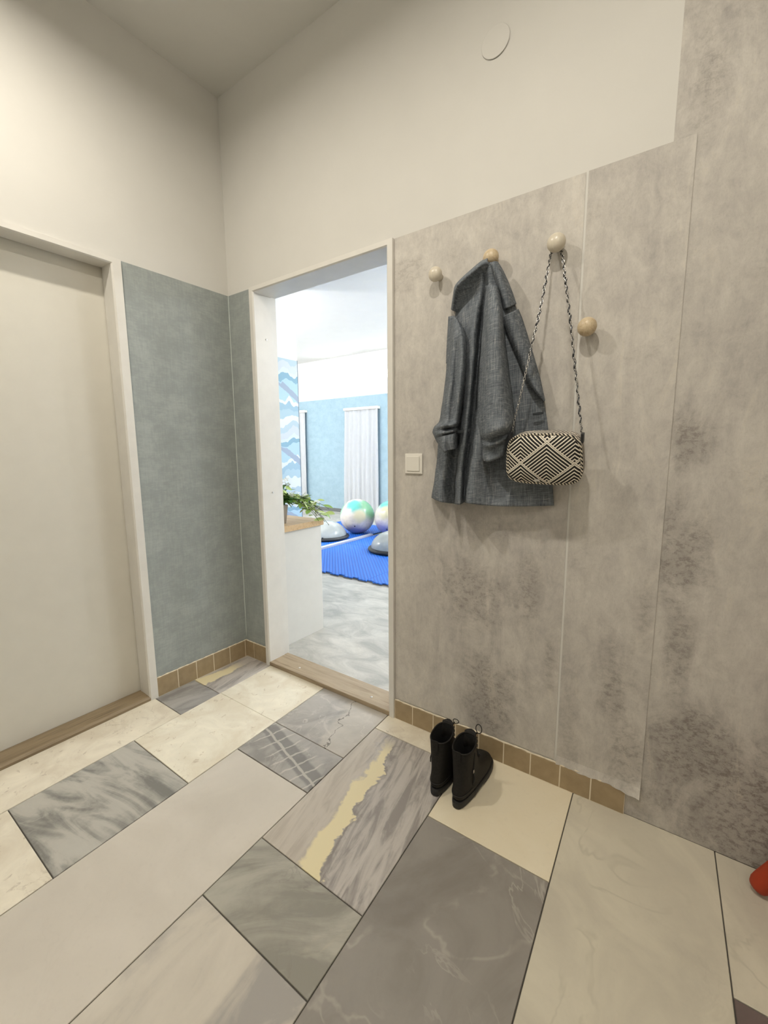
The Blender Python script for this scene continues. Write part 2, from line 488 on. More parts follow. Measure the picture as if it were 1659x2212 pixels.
def cracked_stone():
    g, c = stone('cracked_grey_marble', srgb(172, 167, 160), srgb(150, 146, 140), srgb(208, 203, 194), 30, 1.2, 2, .6, 3.9, 1.0, vein2=srgb(204, 198, 188))
    x, y, z = g.sep()
    n = g.noise(g.co, 14, 5, .6)
    t = g.math('SUBTRACT', g.math('ADD', x, g.math('MULTIPLY', y, .30)), g.math('ADD', .775, g.math('MULTIPLY', n, .12)))
    cr_ = g.rng(g.math('ABSOLUTE', t), .001, .003, 1, 0)
    lig = g.rng(t, -.05, .0)
    c = g.mix(g.math('MULTIPLY', lig, .45), c, srgb(208, 200, 186))
    c = g.mix(g.math('MULTIPLY', cr_, .8), c, srgb(84, 78, 72))
    return g.done(c)
S_CRACK = cracked_stone()

SK = -.042                                            # the courses run slightly skew to the left wall
XB = [.0, .215, .627, 1.028, 1.432, 1.823, 2.222, 2.63, 3.03, 3.43, 3.84, 4.4]
courses = [
    [(0, -.345, S_WAVE2), (-.345, -.552, S_GREY), (-.552, -1.75, S_CREAM2), (-1.75, -3.0, S_GREYL)],
    [(0, -.339, S_CREAM), (-.339, -.763, S_CREAM), (-.763, -1.181, S_GREYV), (-1.181, -2.1, S_CREAM2), (-2.1, -3, S_BEIGE)],
    [(0, -.339, S_CRACK), (-.339, -.545, S_PLAID), (-.545, -1.95, S_BEIGE), (-1.95, -3, S_GREY)],
    [(0, -.117, S_CREAM2), (-.117, -.754, S_WAVE), (-.754, -.962, S_GREEN), (-.962, -1.75, S_GREYL), (-1.75, -3, S_CREAM)],
    [(0, -.384, S_PLAIN), (-.384, -1.25, S_DARK), (-1.25, -2.2, S_BEIGE), (-2.2, -3, S_GREYV)],
    [(0, -1.05, S_BEIGE2), (-1.05, -2.0, S_GREY), (-2.0, -3, S_CREAM)],
    [(0, -.415, S_BEIGE2), (-.415, -1.3, S_PURPLE), (-1.3, -3, S_BEIGE)],
    [(0, -.9, S_GREY), (-.9, -2, S_CREAM2), (-2, -3, S_BEIGE)],
    [(0, -1.3, S_BEIGE), (-1.3, -3, S_DARK)],
    [(0, -.7, S_CREAM), (-.7, -1.8, S_GREYL), (-1.8, -3, S_BEIGE2)],
    [(0, -1.2, S_GREYV), (-1.2, -3, S_BEIGE)],
]
rnd = random.Random(5)
GAP = .0016
for i, cs in enumerate(courses):
    for (ya, yb, m) in cs:
        xa = lambda y, k=i: XB[k] + (SK * y if 0 < k < 11 else 0) + GAP
        xb_ = lambda y, k=i: XB[k + 1] + (SK * y if k + 1 < 11 else 0) - GAP
        hair = .0005 if (i == 1 and -.34 <= ya) and yb > -.8 else GAP
        top = rnd.uniform(-.0006, .0004)
        a_, b_ = ya - (GAP if ya < -.34 or i != 1 else hair), yb + (hair if yb == -.339 and i == 1 else GAP)
        poly = [(xa(a_), a_), (xa(b_), b_), (xb_(b_), b_), (xb_(a_), a_)]
        mk('stone_tile', prism(bmesh.new(), poly, -.03, top, .0012), m, FLOOR)

# ------------------------------------------------------------------ brown tile skirting
g = G('brown_glazed_tile', .33); n = g.noise(g.co, 30, 4); f = g.noise(g.co, 300, 2)
g.bump(f, .05, .0005)
M_TILE = g.done(g.ramp(n, [(.3, srgb(154, 135, 104)), (.7, srgb(168, 148, 116))]))
M_GROUT = plain('cream_grout', srgb(226, 214, 190), .8)
def bead(pts, name_parent):
    bm = bmesh.new(); tube(bm, pts, [.0035 + .0012 * math.sin(i * 2.3) for i in range(len(pts))], 6)
    mk('grout_bead', bm, M_GROUT, name_parent, smooth=True)
BR = struct('baseboard_right', box(B(1.064, -.0085, 0, 1.980, -.0002, .0865), 0.004, -.0085, 0, .187, -.0002, .0945), M_GROUT)
jr = [1.065, 1.159, 1.262, 1.366, 1.468, 1.570, 1.672, 1.776, 1.877, 1.981]
for a, b in zip(jr, jr[1:]): mk('skirting_tile', B(a + .0020, -.0095, .0015, b - .0020, -.002, .087, .0014), M_TILE, BR)
for a, b in ((.0095, .075), (.075, .187)): mk('skirting_tile', B(a + .0012, -.0095, .0015, b - .0012, -.002, .095, .0014), M_TILE, BR)
bead([(1.066 + .914 * i / 60, -.0055 + .001 * math.sin(i * 1.7), .0885 + .001 * math.sin(i * .9)) for i in range(61)], BR)
bead([(.006 + .18 * i / 16, -.0055, .0965) for i in range(17)], BR)
BL = struct('baseboard_left', B(.0002, -.5375, 0, .0085, -.0005, .0975), M_GROUT)
jl = [-.0015, -.020, -.124, -.227, -.329, -.431, -.5375]
for a, b in zip(jl, jl[1:]): mk('skirting_tile', B(.002, b + .0019, .0015, .0095, a - .0019, .098, .0014), M_TILE, BL)
bead([(.0055, -.004 - .533 * i / 40, .0985 + .0008 * math.sin(i * 1.1)) for i in range(41)], BL)
bm = bmesh.new(); tube(bm, [(.002, -.002, .1 + 1.915 * i / 30) for i in range(31)], [.0028 + .0006 * math.sin(i * 2.3) for i in range(31)], 6)
mk('caulk_bead', bm, plain('pale_caulk', srgb(186, 194, 188), .7), BL, smooth=True)

# ------------------------------------------------------------------ door 1 : closed door in the left wall
M_FRAME = plain('frame_paint', (.73, .71, .66), .35, var=.03)
D1 = empty('door_1', (0, -.98, 0)); D1['kind'] = 'structure'
def jamb_profile(u):    # (along wall towards the opening, depth into the wall)
    return [(0, -.012), (.034, -.012), (.040, -.006), (.040, .078), (.028, .082), (.028, .130), (0, .130)]
bm = bmesh.new()
y0, y1, zt = -.538, -1.43, 2.02
def fr(pt, side):       # frame profile to world for the left wall (depth along -x)
    return
prof = jamb_profile(0)
def sweep_frame(bm, prof, corner_pts, axis_in):
    """mitred frame: profile swept up, across and down. corner_pts: 4 corners of the opening; axis_in maps depth"""
    rs = []
    for (p, inn) in corner_pts:
        rs.append([Vector(p) + Vector(inn) * u + Vector(axis_in) * d for u, d in prof])
    n = len(prof); vv = [[bm.verts.new(q) for q in r] for r in rs]
    for a, b in zip(vv, vv[1:]):
        for i in range(n): bm.faces.new((a[i], a[(i + 1) % n], b[(i + 1) % n], b[i]))
    bm.faces.new(vv[0]); bm.faces.new(vv[-1][::-1])
    bmesh.ops.recalc_face_normals(bm, faces=bm.faces)
    return bm
head = .60          # the head shows a slimmer face than the jambs
sweep_frame(bm, prof, [((0, y0, 0), (0, -1, 0)), ((0, y0, zt), (0, -1, -head)), ((0, y1, zt), (0, 1, -head)), ((0, y1, 0), (0, 1, 0))], (-1, 0, 0))
fo = mk('door_frame', bm, M_FRAME, D1); 
bm = B(-.125, -1.398, .024, -.085, -.566, 2.0015, .002)
mk('door_leaf', bm, M_LEAF, D1)
bm = bmesh.new()
extrude_poly(bm, [(.010, 0, 0), (.012, 0, .012), (.004, 0, .021), (-.05, 0, .024), (-.13, 0, .024), (-.13, 0, 0)], (0, -.818, 0))
for v in bm.verts: v.co.y += -.575
mk('threshold', bm, M_THR_Y, D1)

# ------------------------------------------------------------------ door 2 : open doorway to the exercise room
D2 = empty('door_2', (.625, 0, 0)); D2['kind'] = 'structure'
prof2 = [(0, -.014), (.024, -.014), (.030, -.008), (.030, .098), (.016, .101), (.016, .145), (0, .145)]
bm = sweep_frame(bmesh.new(), prof2, [((.187, 0, 0), (1, 0, 0)), ((.187, 0, 2.02), (1, 0, -.80)), ((1.063, 0, 2.02), (-1, 0, -.80)), ((1.063, 0, 0), (-1, 0, 0))], (0, 1, 0))
FR2 = mk('door_frame', bm, M_FRAME, D2)
bm = B(.212, -.012, .0, 1.036, .125, .022, .003)
TH2 = mk('threshold', bm, M_THR, D2)
M_STEEL = plain('steel', (.62, .60, .57), .3, 1.0)
for x in (.405, .90):
    bm = bmesh.new(); lathe(bm, [(.0, .0215), (.0065, .0215), (.006, .0235), (.003, .0245), (0.0005, .0248)], Matrix.Translation((x, .035, 0)), 14)
    mk('screw', bm, M_STEEL, TH2, smooth=True)
# hinge knuckles left on the jamb
for z in (1.78, .98):
    bm = bmesh.new(); lathe(bm, [(.0, 0), (.005, 0), (.005, .003), (0.0005, .004)], Matrix.Translation((.217, .06, z)) @ Matrix.Rotation(PI / 2, 4, 'Y'), 10)
    mk('plug', bm, M_STEEL, FR2)

# ------------------------------------------------------------------ the exercise room
g = G('grey_vinyl_floor', .5)
a = g.noise(g.map((2.2, 4.2, 1)), 1.7, 8, .66, .8); f = g.noise(g.co, 90, 3)
c = g.ramp(g.math('ADD', g.math('MULTIPLY', a, .92), g.math('MULTIPLY', f, .08)), [(.36, srgb(160, 159, 153)), (.5, srgb(182, 180, 173)), (.64, srgb(202, 199, 191))])
M_VINYL = g.done(c)
struct('floor_exercise_room', B(-5.4, .02, -.06, 3.4, 5.0, 0), M_VINYL)
# far wall, lower part papered teal, a row of clerestory windows above
YF = 4.9
bm = bmesh.new()
box(bm, -5.4, YF, 0, 3.4, YF + .16, 2.215); box(bm, -5.4, YF, 2.70, 3.4, YF + .16, ZC)
xs = [-5.4] + [v for x in WINX for v in (x, x + .67)] + [3.4]
for k in range(0, len(xs), 2): box(bm, xs[k], YF, 2.215, xs[k + 1], YF + .16, 2.70)
WF = struct('wall_far', bm, M_ROOM)
mk('wallpaper_panel', B(-5.4, YF - .004, .07, 3.4, YF, 2.205), M_TEALR, WF)
mk('skirting_strip', B(-5.4, YF - .012, 0, 3.4, YF, .07, .002), plain('skirting_grey', srgb(112, 116, 116), .5), WF)
struct('wall_room_left', B(-5.5, T, 0, -5.4, YF + .16, ZC), M_ROOM)
struct('wall_room_right', B(3.4, T, 0, 3.5, YF + .16, ZC), M_ROOM)
gl = G('clear_glass', .02); gl.b.inputs['Transmission Weight'].default_value = 1.0; gl.b.inputs['IOR'].default_value = 1.1
M_GLASS = gl.m
for i, x in enumerate(WINX):
    wn = empty('window_%d' % (i + 1), (x + .335, YF + .06, 2.215)); wn['kind'] = 'structure'
    bm = bmesh.new()
    box(bm, x, YF + .04, 2.215, x + .05, YF + .09, 2.70); box(bm, x + .62, YF + .04, 2.215, x + .67, YF + .09, 2.70)
    box(bm, x + .05, YF + .04, 2.215, x + .62, YF + .09, 2.265); box(bm, x + .05, YF + .04, 2.65, x + .62, YF + .09, 2.70)
    mk('window_frame', bm, M_PAINT, wn)
    mk('pane', B(x + .05, YF + .060, 2.265, x + .62, YF + .066, 2.65), M_GLASS, wn)

# partition with mountain paper, its end at the opening
g = G('mountain_wallpaper', .75)
x, y, z = g.sep()
n1 = g.noise(g.comb(g.math('MULTIPLY', y, 5.0), g.math('MULTIPLY', z, 2.2), 0), 1.0, 2, .5)
n2 = g.noise(g.comb(g.math('MULTIPLY', y, 22.0), g.math('MULTIPLY', z, 3.0), 3.0), 1.0, 2, .5)
zz = g.math('ADD', z, g.math('ADD', g.math('MULTIPLY', g.math('SUBTRACT', n1, .5), .30), g.math('MULTIPLY', g.math('SUBTRACT', n2, .5), .035)))
f = g.math('FRACT', g.math('MULTIPLY', g.math('ADD', zz, .03), 1 / .69))
c = g.ramp(f, [(0, srgb(206, 214, 218)), (.13, srgb(184, 204, 212)), (.25, srgb(226, 232, 234)), (.37, srgb(176, 202, 212)), (.47, srgb(160, 190, 205)), (.56, srgb(228, 234, 236)), (.62, srgb(180, 210, 222)), (.86, srgb(138, 176, 194)), (.94, srgb(214, 224, 222))], 'CONSTANT')
zp = g.math('FRACT', g.math('MULTIPLY', g.math('ADD', z, g.math('ADD', g.math('MULTIPLY', y, .62), g.math('MULTIPLY', n2, .03))), 1 / .69))
dg = g.math('MULTIPLY', g.rng(g.math('ABSOLUTE', g.math('SUBTRACT', zp, .35)), .05, .055, 1, 0), g.rng(f, .40, .42))
dg = g.math('MULTIPLY', dg, g.rng(f, .84, .86, 1, 0))
c = g.mix(dg, c, srgb(160, 174, 192))
M_MOUNT = g.done(c)
WP = struct('wall_partition', B(-1.66, T, 0, -1.55, 1.965, ZC), M_ROOM)
mk('wallpaper_panel', B(-1.55, T, 0, -1.546, 1.962, 2.185), M_MOUNT, WP)
mk('corner_strip', B(-1.662, 1.962, 0, -1.544, 1.970, 2.19), plain('corner_grey', srgb(120, 132, 140), .5), WP)

# curtains in front of the changing cubicles
M_CURT = plain('white_curtain', (.56, .58, .60), .8, var=.02)
def curtain(x0, x1, ztop, seed, label):
    t = empty('curtain', ((x0 + x1) / 2, YF - .05, 0))
    r = random.Random(seed); ph = r.uniform(0, 6); bm = bmesh.new(); vv = []
    n = int((x1 - x0) / .012)
    for j in range(26):
        z = .012 + (ztop - .03) * j / 25; l = []
        for i in range(n + 1):
            s = i / n; xx = x0 + .01 + (x1 - x0 - .02) * s - .035 * (1 - j / 25) * (1 - s)
            a = .5 + .5 * (1 - j / 25)
            yv = YF - .055 - .024 * a * math.sin(s * (x1 - x0) * 58 + ph + .4 * math.sin(j * .2)) - .010 * math.sin(s * (x1 - x0) * 23 + ph * 2 + j * .06)
            l.append(bm.verts.new((xx, yv, z)))
        vv.append(l)
    for a, b in zip(vv, vv[1:]):
        for i in range(n): bm.faces.new((a[i], a[i + 1], b[i + 1], b[i]))
    o = mk('drape', bm, M_CURT, t, smooth=True); md = o.modifiers.new('t', 'SOLIDIFY'); md.thickness = .002
    mk('curtain_rail', B(x0, YF - .085, ztop - .035, x1, YF - .004, ztop + .012, .004), M_PAINT, t)
    tag(t, label, 'curtain', 'white curtains on the teal far wall')
curtain(-3.33, -2.53, 1.985, 1, 'wide white curtain behind the two swirled exercise balls')
curtain(-5.05, -4.36, 2.015, 2, 'narrow strip of white curtain beside the mountain wallpaper edge')

# ------------------------------------------------------------------ lamps (fixtures and their light)
M_LAMP = plain('lamp_white', (.8, .8, .78), .4)
ge = G('lamp_glow', .5); ge.b.inputs['Emission Color'].default_value = (1, .88, .7, 1); ge.b.inputs['Emission Strength'].default_value = 14
M_GLOW = ge.m
def ceiling_lamp(x, y, ztop, zlow, power, color, label, group, cone):
    t = empty('ceiling_lamp', (x, y, ztop))
    bm = bmesh.new()
    lathe(bm, [(.0, ztop), (.045, ztop), (.048, ztop - .01), (.048, zlow), (.043, zlow), (.043, zlow + .012), (.0005, zlow + .012)], Matrix.Translation((x, y, 0)), 24)
    mk('lamp_housing', bm, M_LAMP, t)
    bm = bmesh.new(); lathe(bm, [(.0, zlow + .006), (.041, zlow + .006), (.041, zlow + .010), (.0005, zlow + .010)], Matrix.Translation((x, y, 0)), 24)
    mk('diffuser', bm, M_GLOW, t)
    tag(t, label, 'lamp', group)
    if cone:
        l = light('lamp_light', 'AREA', (x, y, zlow - .003), power, color, .075); l.data.shape = 'DISK'
    else:
        light('lamp_light', 'POINT', (x, y, zlow - .06), power, color, .05)
for (x, y, z), l in zip(LAMPS, ('round ceiling lamp of the hall nearer the bag', 'round ceiling lamp of the hall nearer the closed door')):
    ceiling_lamp(x, y, ZC, z, HALL_W, WARM, l, None, 168)
t = empty('fill_globe', (2.75, -2.25, ZC))  # globe added out of view as soft fill, to weaken the hall shadows
bm = bmesh.new(); bmesh.ops.create_uvsphere(bm, u_segments=24, v_segments=16, radius=.17, matrix=Matrix.Translation((2.75, -2.25, ZC - .27)))
gg = G('opal_glass', .4); gg.b.inputs['Emission Color'].default_value = (1, .93, .82, 1); gg.b.inputs['Emission Strength'].default_value = 6
mk('opal_globe', bm, gg.m, t, smooth=True)
bm = bmesh.new(); lathe(bm, [(0, ZC - .12), (.05, ZC - .12), (.07, ZC), (.0005, ZC)], Matrix.Translation((2.75, -2.25, 0)), 20); mk('ceiling_cup', bm, M_LAMP, t)
tag(t, 'opal globe added for soft fill light on the ceiling behind the viewer', 'lamp')
fl_ = light('fill_light', 'POINT', (2.75, -2.25, ZC - .30), FILL_W, (1.0, .93, .81), .20)
t.children[0].visible_shadow = True
for (x, y, p), l in zip(UNSEEN_ROOM_LAMPS, ('beside the partition', 'at the left end', 'behind the partition', 'nearest the far windows on the right', 'right of the doorway', 'in the far right corner')):
    ceiling_lamp(x, y, ZC, 2.36, p, (.97, .98, 1.0), 'unseen tube-shaped lamp hung low to brighten the exercise room ' + l, 'unseen lamps brightening the exercise room', 0)

# ------------------------------------------------------------------ counter, pot plant
M_WHITEB = plain('white_board', (.70, .69, .65), .45, var=.02)
CT = empty('counter', (-.1, .35, 0))
bm = B(-.30, .172, 0, .106, .545, .720, .001)
mk('body', bm, M_WHITEB, CT)
mk('worktop', B(-.31, .165, .720, .122, .556, .756, .002), M_TOP, CT)
tag(CT, 'low white counter with an oak top inside the doorway', 'counter')

M_POT = plain('grey_pot', srgb(150, 140, 128), .6)
M_SOIL = plain('soil', srgb(46, 40, 32), .95)
def leaf_mat(name, a, b):
    g = G(name, .42); n = g.noise(g.co, 30, 3)
    g.b.inputs['Transmission Weight'].default_value = 0.0
    return g.done(g.ramp(n, [(.3, a), (.7, b)]))
M_LF = [leaf_mat('leaf_dark', srgb(62, 104, 50), srgb(88, 132, 62)), leaf_mat('leaf_mid', srgb(116, 156, 70), srgb(150, 182, 92)), leaf_mat('leaf_light', srgb(176, 204, 116), srgb(206, 222, 146))]
M_PETAL = plain('white_petal', (.85, .86, .78), .6)
PX, PY, PZ = .010, .275, .756
PL = empty('potted_plant', (PX, PY, PZ))
bm = bmesh.new()
def sq(h, r, z): return [Vector((PX + sx * r, PY + sy * r, z)) for sx, sy in ((-1, -1), (1, -1), (1, 1), (-1, 1))]
rings(bm, [sq(0, .030, PZ), sq(0, .041, PZ + .118), sq(0, .037, PZ + .118), sq(0, .034, PZ + .100)], True, True)
mk('pot', bm, M_POT, PL)
mk('soil', B(PX - .034, PY - .034, PZ + .098, PX + .034, PY + .034, PZ + .104), M_SOIL, PL)
def leaf_mesh():
    bm = bmesh.new(); rows = []
    for i in range(7):
        s = i / 6; w_ = .30 * math.sin(PI * min(1, s * .96 + .02)) ** .8 * (1 - .35 * s)
        rows.append([bm.verts.new((-w_, s, .10 * w_ - .14 * s * s)), bm.verts.new((0, s, -.05 * math.sin(PI * s) - .14 * s * s)), bm.verts.new((w_, s, .10 * w_ - .14 * s * s))])
    for a, b in zip(rows, rows[1:]):
        for k in range(2): bm.faces.new((a[k], a[k + 1], b[k + 1], b[k]))
    me = bpy.data.meshes.new('leaf'); bm.to_mesh(me); bm.free()
    for p in me.polygons: p.use_smooth = True
    return me
lms = []
for m in M_LF:
    me = leaf_mesh(); me.materials.append(m); lms.append(me)
def flower_mesh():
    bm = bmesh.new()
    for k in range(5):
        a = 2 * PI * k / 5
        c, s = math.cos(a), math.sin(a)
        P = lambda r, t, h: bm.verts.new((r * c - t * s, r * s + t * c, h))
        v = [P(.08, 0, 0), P(.5, -.26, .10), P(1, 0, .02), P(.5, .26, .10)]
        bm.faces.new(v)
    me = bpy.data.meshes.new('flower'); bm.to_mesh(me); bm.free(); me.materials.append(M_PETAL); return me
fme = flower_mesh()
M_STEM = plain('stem', srgb(66, 84, 40), .6)
rnd = random.Random(11)
bmst = bmesh.new()
def sprig(end, sag, nleaf, tone, nflow, spread=.045, size=.064):
    p0 = Vector((PX + rnd.uniform(-.015, .015), PY + rnd.uniform(-.015, .015), PZ + .10)); p3 = Vector(end)
    p1 = p0 + Vector((0, 0, .07 + sag * .4)); p2 = p3 + (p0 - p3) * .35 + Vector((0, 0, sag))
    pts = [(1 - t) ** 3 * p0 + 3 * (1 - t) ** 2 * t * p1 + 3 * (1 - t) * t * t * p2 + t ** 3 * p3 for t in [i / 10 for i in range(11)]]
    tube(bmst, pts, .0016, 5)
    for k in range(nleaf):
        t = .28 + .72 * (k + .5) / nleaf
        p = pts[min(10, int(t * 10))] + Vector([rnd.gauss(0, .006) for _ in range(3)])
        if p.x < .146 and p.y < .575: p.z = max(p.z, .80)
        o = link('leaf', lms[min(2, max(0, tone + rnd.choice((-1, 0, 1, 1))))], None, PL)
        o.location = p - Vector((PX, PY, PZ))
        o.rotation_euler = (rnd.uniform(-.7, .5), rnd.uniform(-.6, .6), rnd.uniform(0, 6.28))
        s_ = size * rnd.uniform(.75, 1.2); o.scale = (s_, s_, s_)
    for k in range(nflow):
        p = pts[rnd.randint(6, 10)] + Vector((rnd.gauss(0, .02), rnd.gauss(0, .02), rnd.uniform(.005, .03)))
        o = link('flower', fme, None, PL); o.location = p - Vector((PX, PY, PZ))
        o.rotation_euler = (rnd.uniform(-.3, 1.0), rnd.uniform(-.5, .5), rnd.uniform(0, 6)); o.scale = (.022,) * 3
for a in (((.03, .25, 1.00), .02, 8, 1, 2), ((.02, .33, 1.00), .02, 8, 1, 3), ((-.01, .38, .985), .02, 8, 0, 2), ((.06, .33, .93), .03, 8, 1, 3), ((.02, .27, .95), .02, 8, 1, 2),
          ((.05, .38, .90), .03, 8, 0, 2), ((.07, .44, .89), .05, 8, 0, 1), ((.09, .50, .87), .07, 10, 1, 4), ((.10, .55, .85), .08, 10, 2, 3),
          ((.15, .59, .76), .11, 12, 2, 1), ((.160, .53, .745), .12, 12, 2, 1), ((.14, .48, .79), .09, 11, 1, 3), ((.165, .56, .72), .13, 10, 2, 0), ((.16, .47, .76), .11, 10, 1, 2), ((.12, .53, .82), .08, 10, 1, 3), ((.13, .60, .82), .09, 10, 2, 0), ((.10, .45, .83), .07, 9, 1, 3)):
    sprig(*a)
mk('stems', bmst, M_STEM, PL, smooth=True)
tag(PL, 'trailing green plant with white flowers in a tapered grey pot', 'plant')

# ------------------------------------------------------------------ mats, beam, balls
g = G('blue_foam', .55)
x, y, z = g.sep()
rb = g.math('SINE', g.math('MULTIPLY', g.math('ADD', g.math('MULTIPLY', x, .74), g.math('MULTIPLY', y, .67)), 210))
g.bump(rb, .4, .003)
M_BLUE = g.done(g.ramp(rb, [(.0, srgb(22, 92, 192)), (.7, srgb(34, 116, 222))]))
M_GFOAM = plain('grey_foam', srgb(112, 108, 108), .8)
def mat_outline(x0, x1, y0, y1):
    p = []
    def edge(a, b, outward, sign):
        L_ = (Vector(b) - Vector(a)).length; n = round(L_ / .084); d = (Vector(b) - Vector(a)) / n
        for k in range(n):
            q = Vector(a) + d * k
            if k % 2 == (0 if sign > 0 else 1): p.append(tuple(q)); continue
            o_ = Vector(outward) * .026
            p.extend([tuple(q - d * .02), tuple(q - d * .10 + o_), tuple(q + d * 1.10 + o_), tuple(q + d * 1.02)])
    edge((x0, y0), (x1, y0), (0, -1), 1)
    p.append((x1, y0)); p.append((x1, y1)); p.append((x0, y1)); 
    return p
def foam_mat(x0, x1, y0, y1, label, teeth):
    t = empty('foam_mat', ((x0 + x1) / 2, (y0 + y1) / 2, 0))
    pl = mat_outline(x0, x1, y0, y1) if teeth else [(x0, y0), (x1, y0), (x1, y1), (x0, y1)]
    mk('grey_layer', prism(bmesh.new(), pl, 0.0005, .010), M_GFOAM, t)
    mk('blue_layer', prism(bmesh.new(), pl, .010, .020, .0015), M_BLUE, t)
    tag(t, label, 'mat', 'blue exercise mats')
e = .0012
foam_mat(-1.485, -.282, 1.545, 2.648, 'blue foam mat with jigsaw edge nearest the doorway', True)
foam_mat(-.279, .92, 1.545, 2.648, 'blue foam mat with jigsaw edge cut off by the right door jamb', True)
foam_mat(-1.485, -.282, 2.652, 3.77, 'blue foam mat under the right-hand dome trainer and ball', False)
foam_mat(-2.70, -1.572, 2.02, 3.02, 'blue foam mat under the left dome trainer beyond the silver beam', False)
foam_mat(-2.70, -1.572, 3.024, 3.95, 'blue foam mat under the whole swirled ball beyond the beam', False)
bm = B(-1.552, 2.0, .02, -1.492, 3.26, .062, .004)
o = mk('floor_beam', bm, plain('silver_beam', (.62, .64, .68), .35, .3), None)
for v in o.data.vertices: v.co.z -= 0.0195
tag(o, 'long low silver beam lying between the blue mats', 'beam')

def ball_mat(name, rot):
    g = G(name, .22)
    v = g.map((1, 1, 1), rot)
    wob = g.noise(v, 5, 4, .55, 1.0); w2 = g.noise(v, 9, 4, .6, 1.5)
    x, y, z = g.sep(v)
    d = lambda cx, cy, cz, r: g.rng(g.math('ADD', g.math('SQRT', g.math('ADD', g.math('POWER', g.math('SUBTRACT', x, cx), 2), g.math('ADD', g.math('POWER', g.math('SUBTRACT', y, cy), 2), g.math('POWER', g.math('SUBTRACT', z, cz), 2)))), g.math('MULTIPLY', g.math('SUBTRACT', wob, .5), .14)), r * .45, r, 1, 0)
    c = g.ramp(w2, [(.3, srgb(196, 190, 186)), (.55, srgb(222, 214, 204)), (.7, srgb(206, 198, 200))])
    c = g.mix(d(.08, -.16, .19, .17), c, srgb(104, 190, 184))
    c = g.mix(d(.21, .02, .13, .22), c, srgb(118, 170, 132))
    c = g.mix(d(-.2, -.14, .10, .16), c, srgb(140, 188, 158))
    c = g.mix(d(.16, -.16, .04, .12), c, srgb(206, 200, 166))
    c = g.mix(d(.06, -.10, -.25, .22), c, srgb(146, 142, 180))
    return g.done(c)
def ball(x, y, z0, R, mat, label, plugdir):
    t = empty('exercise_ball', (x, y, z0))
    bm = bmesh.new(); bmesh.ops.create_uvsphere(bm, u_segments=48, v_segments=28, radius=R)
    for v in bm.verts:
        if v.co.z < -.9 * R: v.co.z = max(v.co.z, -R + .006)
    bm_ = bm
    o = mk('ball_skin', bm_, mat, t, smooth=True, local=True); o.location = (0, 0, R - .006)
    p = Vector(plugdir).normalized()
    bm = bmesh.new(); lathe(bm, [(0, -.002), (.010, -.002), (.010, .003), (.006, .004), (.0005, .004)], Matrix.Translation(p * (R - .001)) @ p.to_track_quat('Z', 'Y').to_matrix().to_4x4(), 12)
    q = mk('valve_plug', bm, M_RUB, t, local=True); q.location = (0, 0, R - .006)
    tag(t, label, 'ball', 'swirled exercise balls')
M_RUB = plain('black_rubber', (.022, .024, .028), .5)
ball(-1.806, 3.30, .020, .25, ball_mat('swirl_ball_a', (0, 0, 0)), 'whole swirled green, white and purple exercise ball', (.42, -.75, -.42))
ball(-1.300, 3.455, .020, .25, ball_mat('swirl_ball_b', (.3, 0, .7)), 'swirled exercise ball cut off by the right door jamb', (.2, -.8, -.5))
gd = G('pearl_dome', .22); n = gd.noise(gd.co, 6, 4); M_DOME = gd.done(gd.ramp(n, [(.3, srgb(158, 164, 164)), (.7, srgb(178, 184, 182))]))
def dome(x, y, label):
    t = empty('balance_dome', (x, y, .0205))
    bm = bmesh.new(); R, h = .285, .205
    lathe(bm, [(0, .03)] + [(R * math.cos(a), .032 + h * math.sin(a)) for a in [PI / 2 * k / 16 for k in range(17)][:-1]] + [(.0008, .032 + h)], None, 48)
    mk('dome_shell', bm, M_DOME, t, smooth=True, local=True)
    bm = bmesh.new(); lathe(bm, [(0, 0), (.295, 0), (.315, .008), (.322, .022), (.316, .036), (.29, .046), (.26, .048), (.0005, .048)], None, 48)
    mk('base_ring', bm, M_RUB, t, smooth=True, local=True)
    bm = bmesh.new(); lathe(bm, [(0, 0), (.010, 0), (.010, .012), (.0005, .014)], Matrix.Translation((.17, -.245, .048)), 12)
    mk('valve_plug', bm, M_RUB, t, local=True)
    tag(t, label, 'balance trainer', 'half-ball balance trainers')
dome(-1.945, 2.775, 'grey half-ball trainer left of the whole exercise ball')
dome(-.735, 2.675, 'grey half-ball trainer cut off by the right door jamb')

# ------------------------------------------------------------------ light switch
SW = empty('light_switch', (1.159, 0, 1.150))
M_PLAST = plain('white_plastic', (.80, .77, .70), .35, var=.01)
mk('switch_plate', B(1.1185, -.0085, 1.1095, 1.1995, -.0016, 1.1905, .003, 3), M_PLAST, SW)
bm = B(1.1295, -.0140, 1.1205, 1.1885, -.007, 1.1795, .0015)
for v in bm.verts:
    if v.co.y < -.011 and v.co.z < 1.14: v.co.y += .002
mk('rocker', bm, M_PLAST, SW)
tag(SW, 'square white light switch between the doorway and the jacket', 'switch')

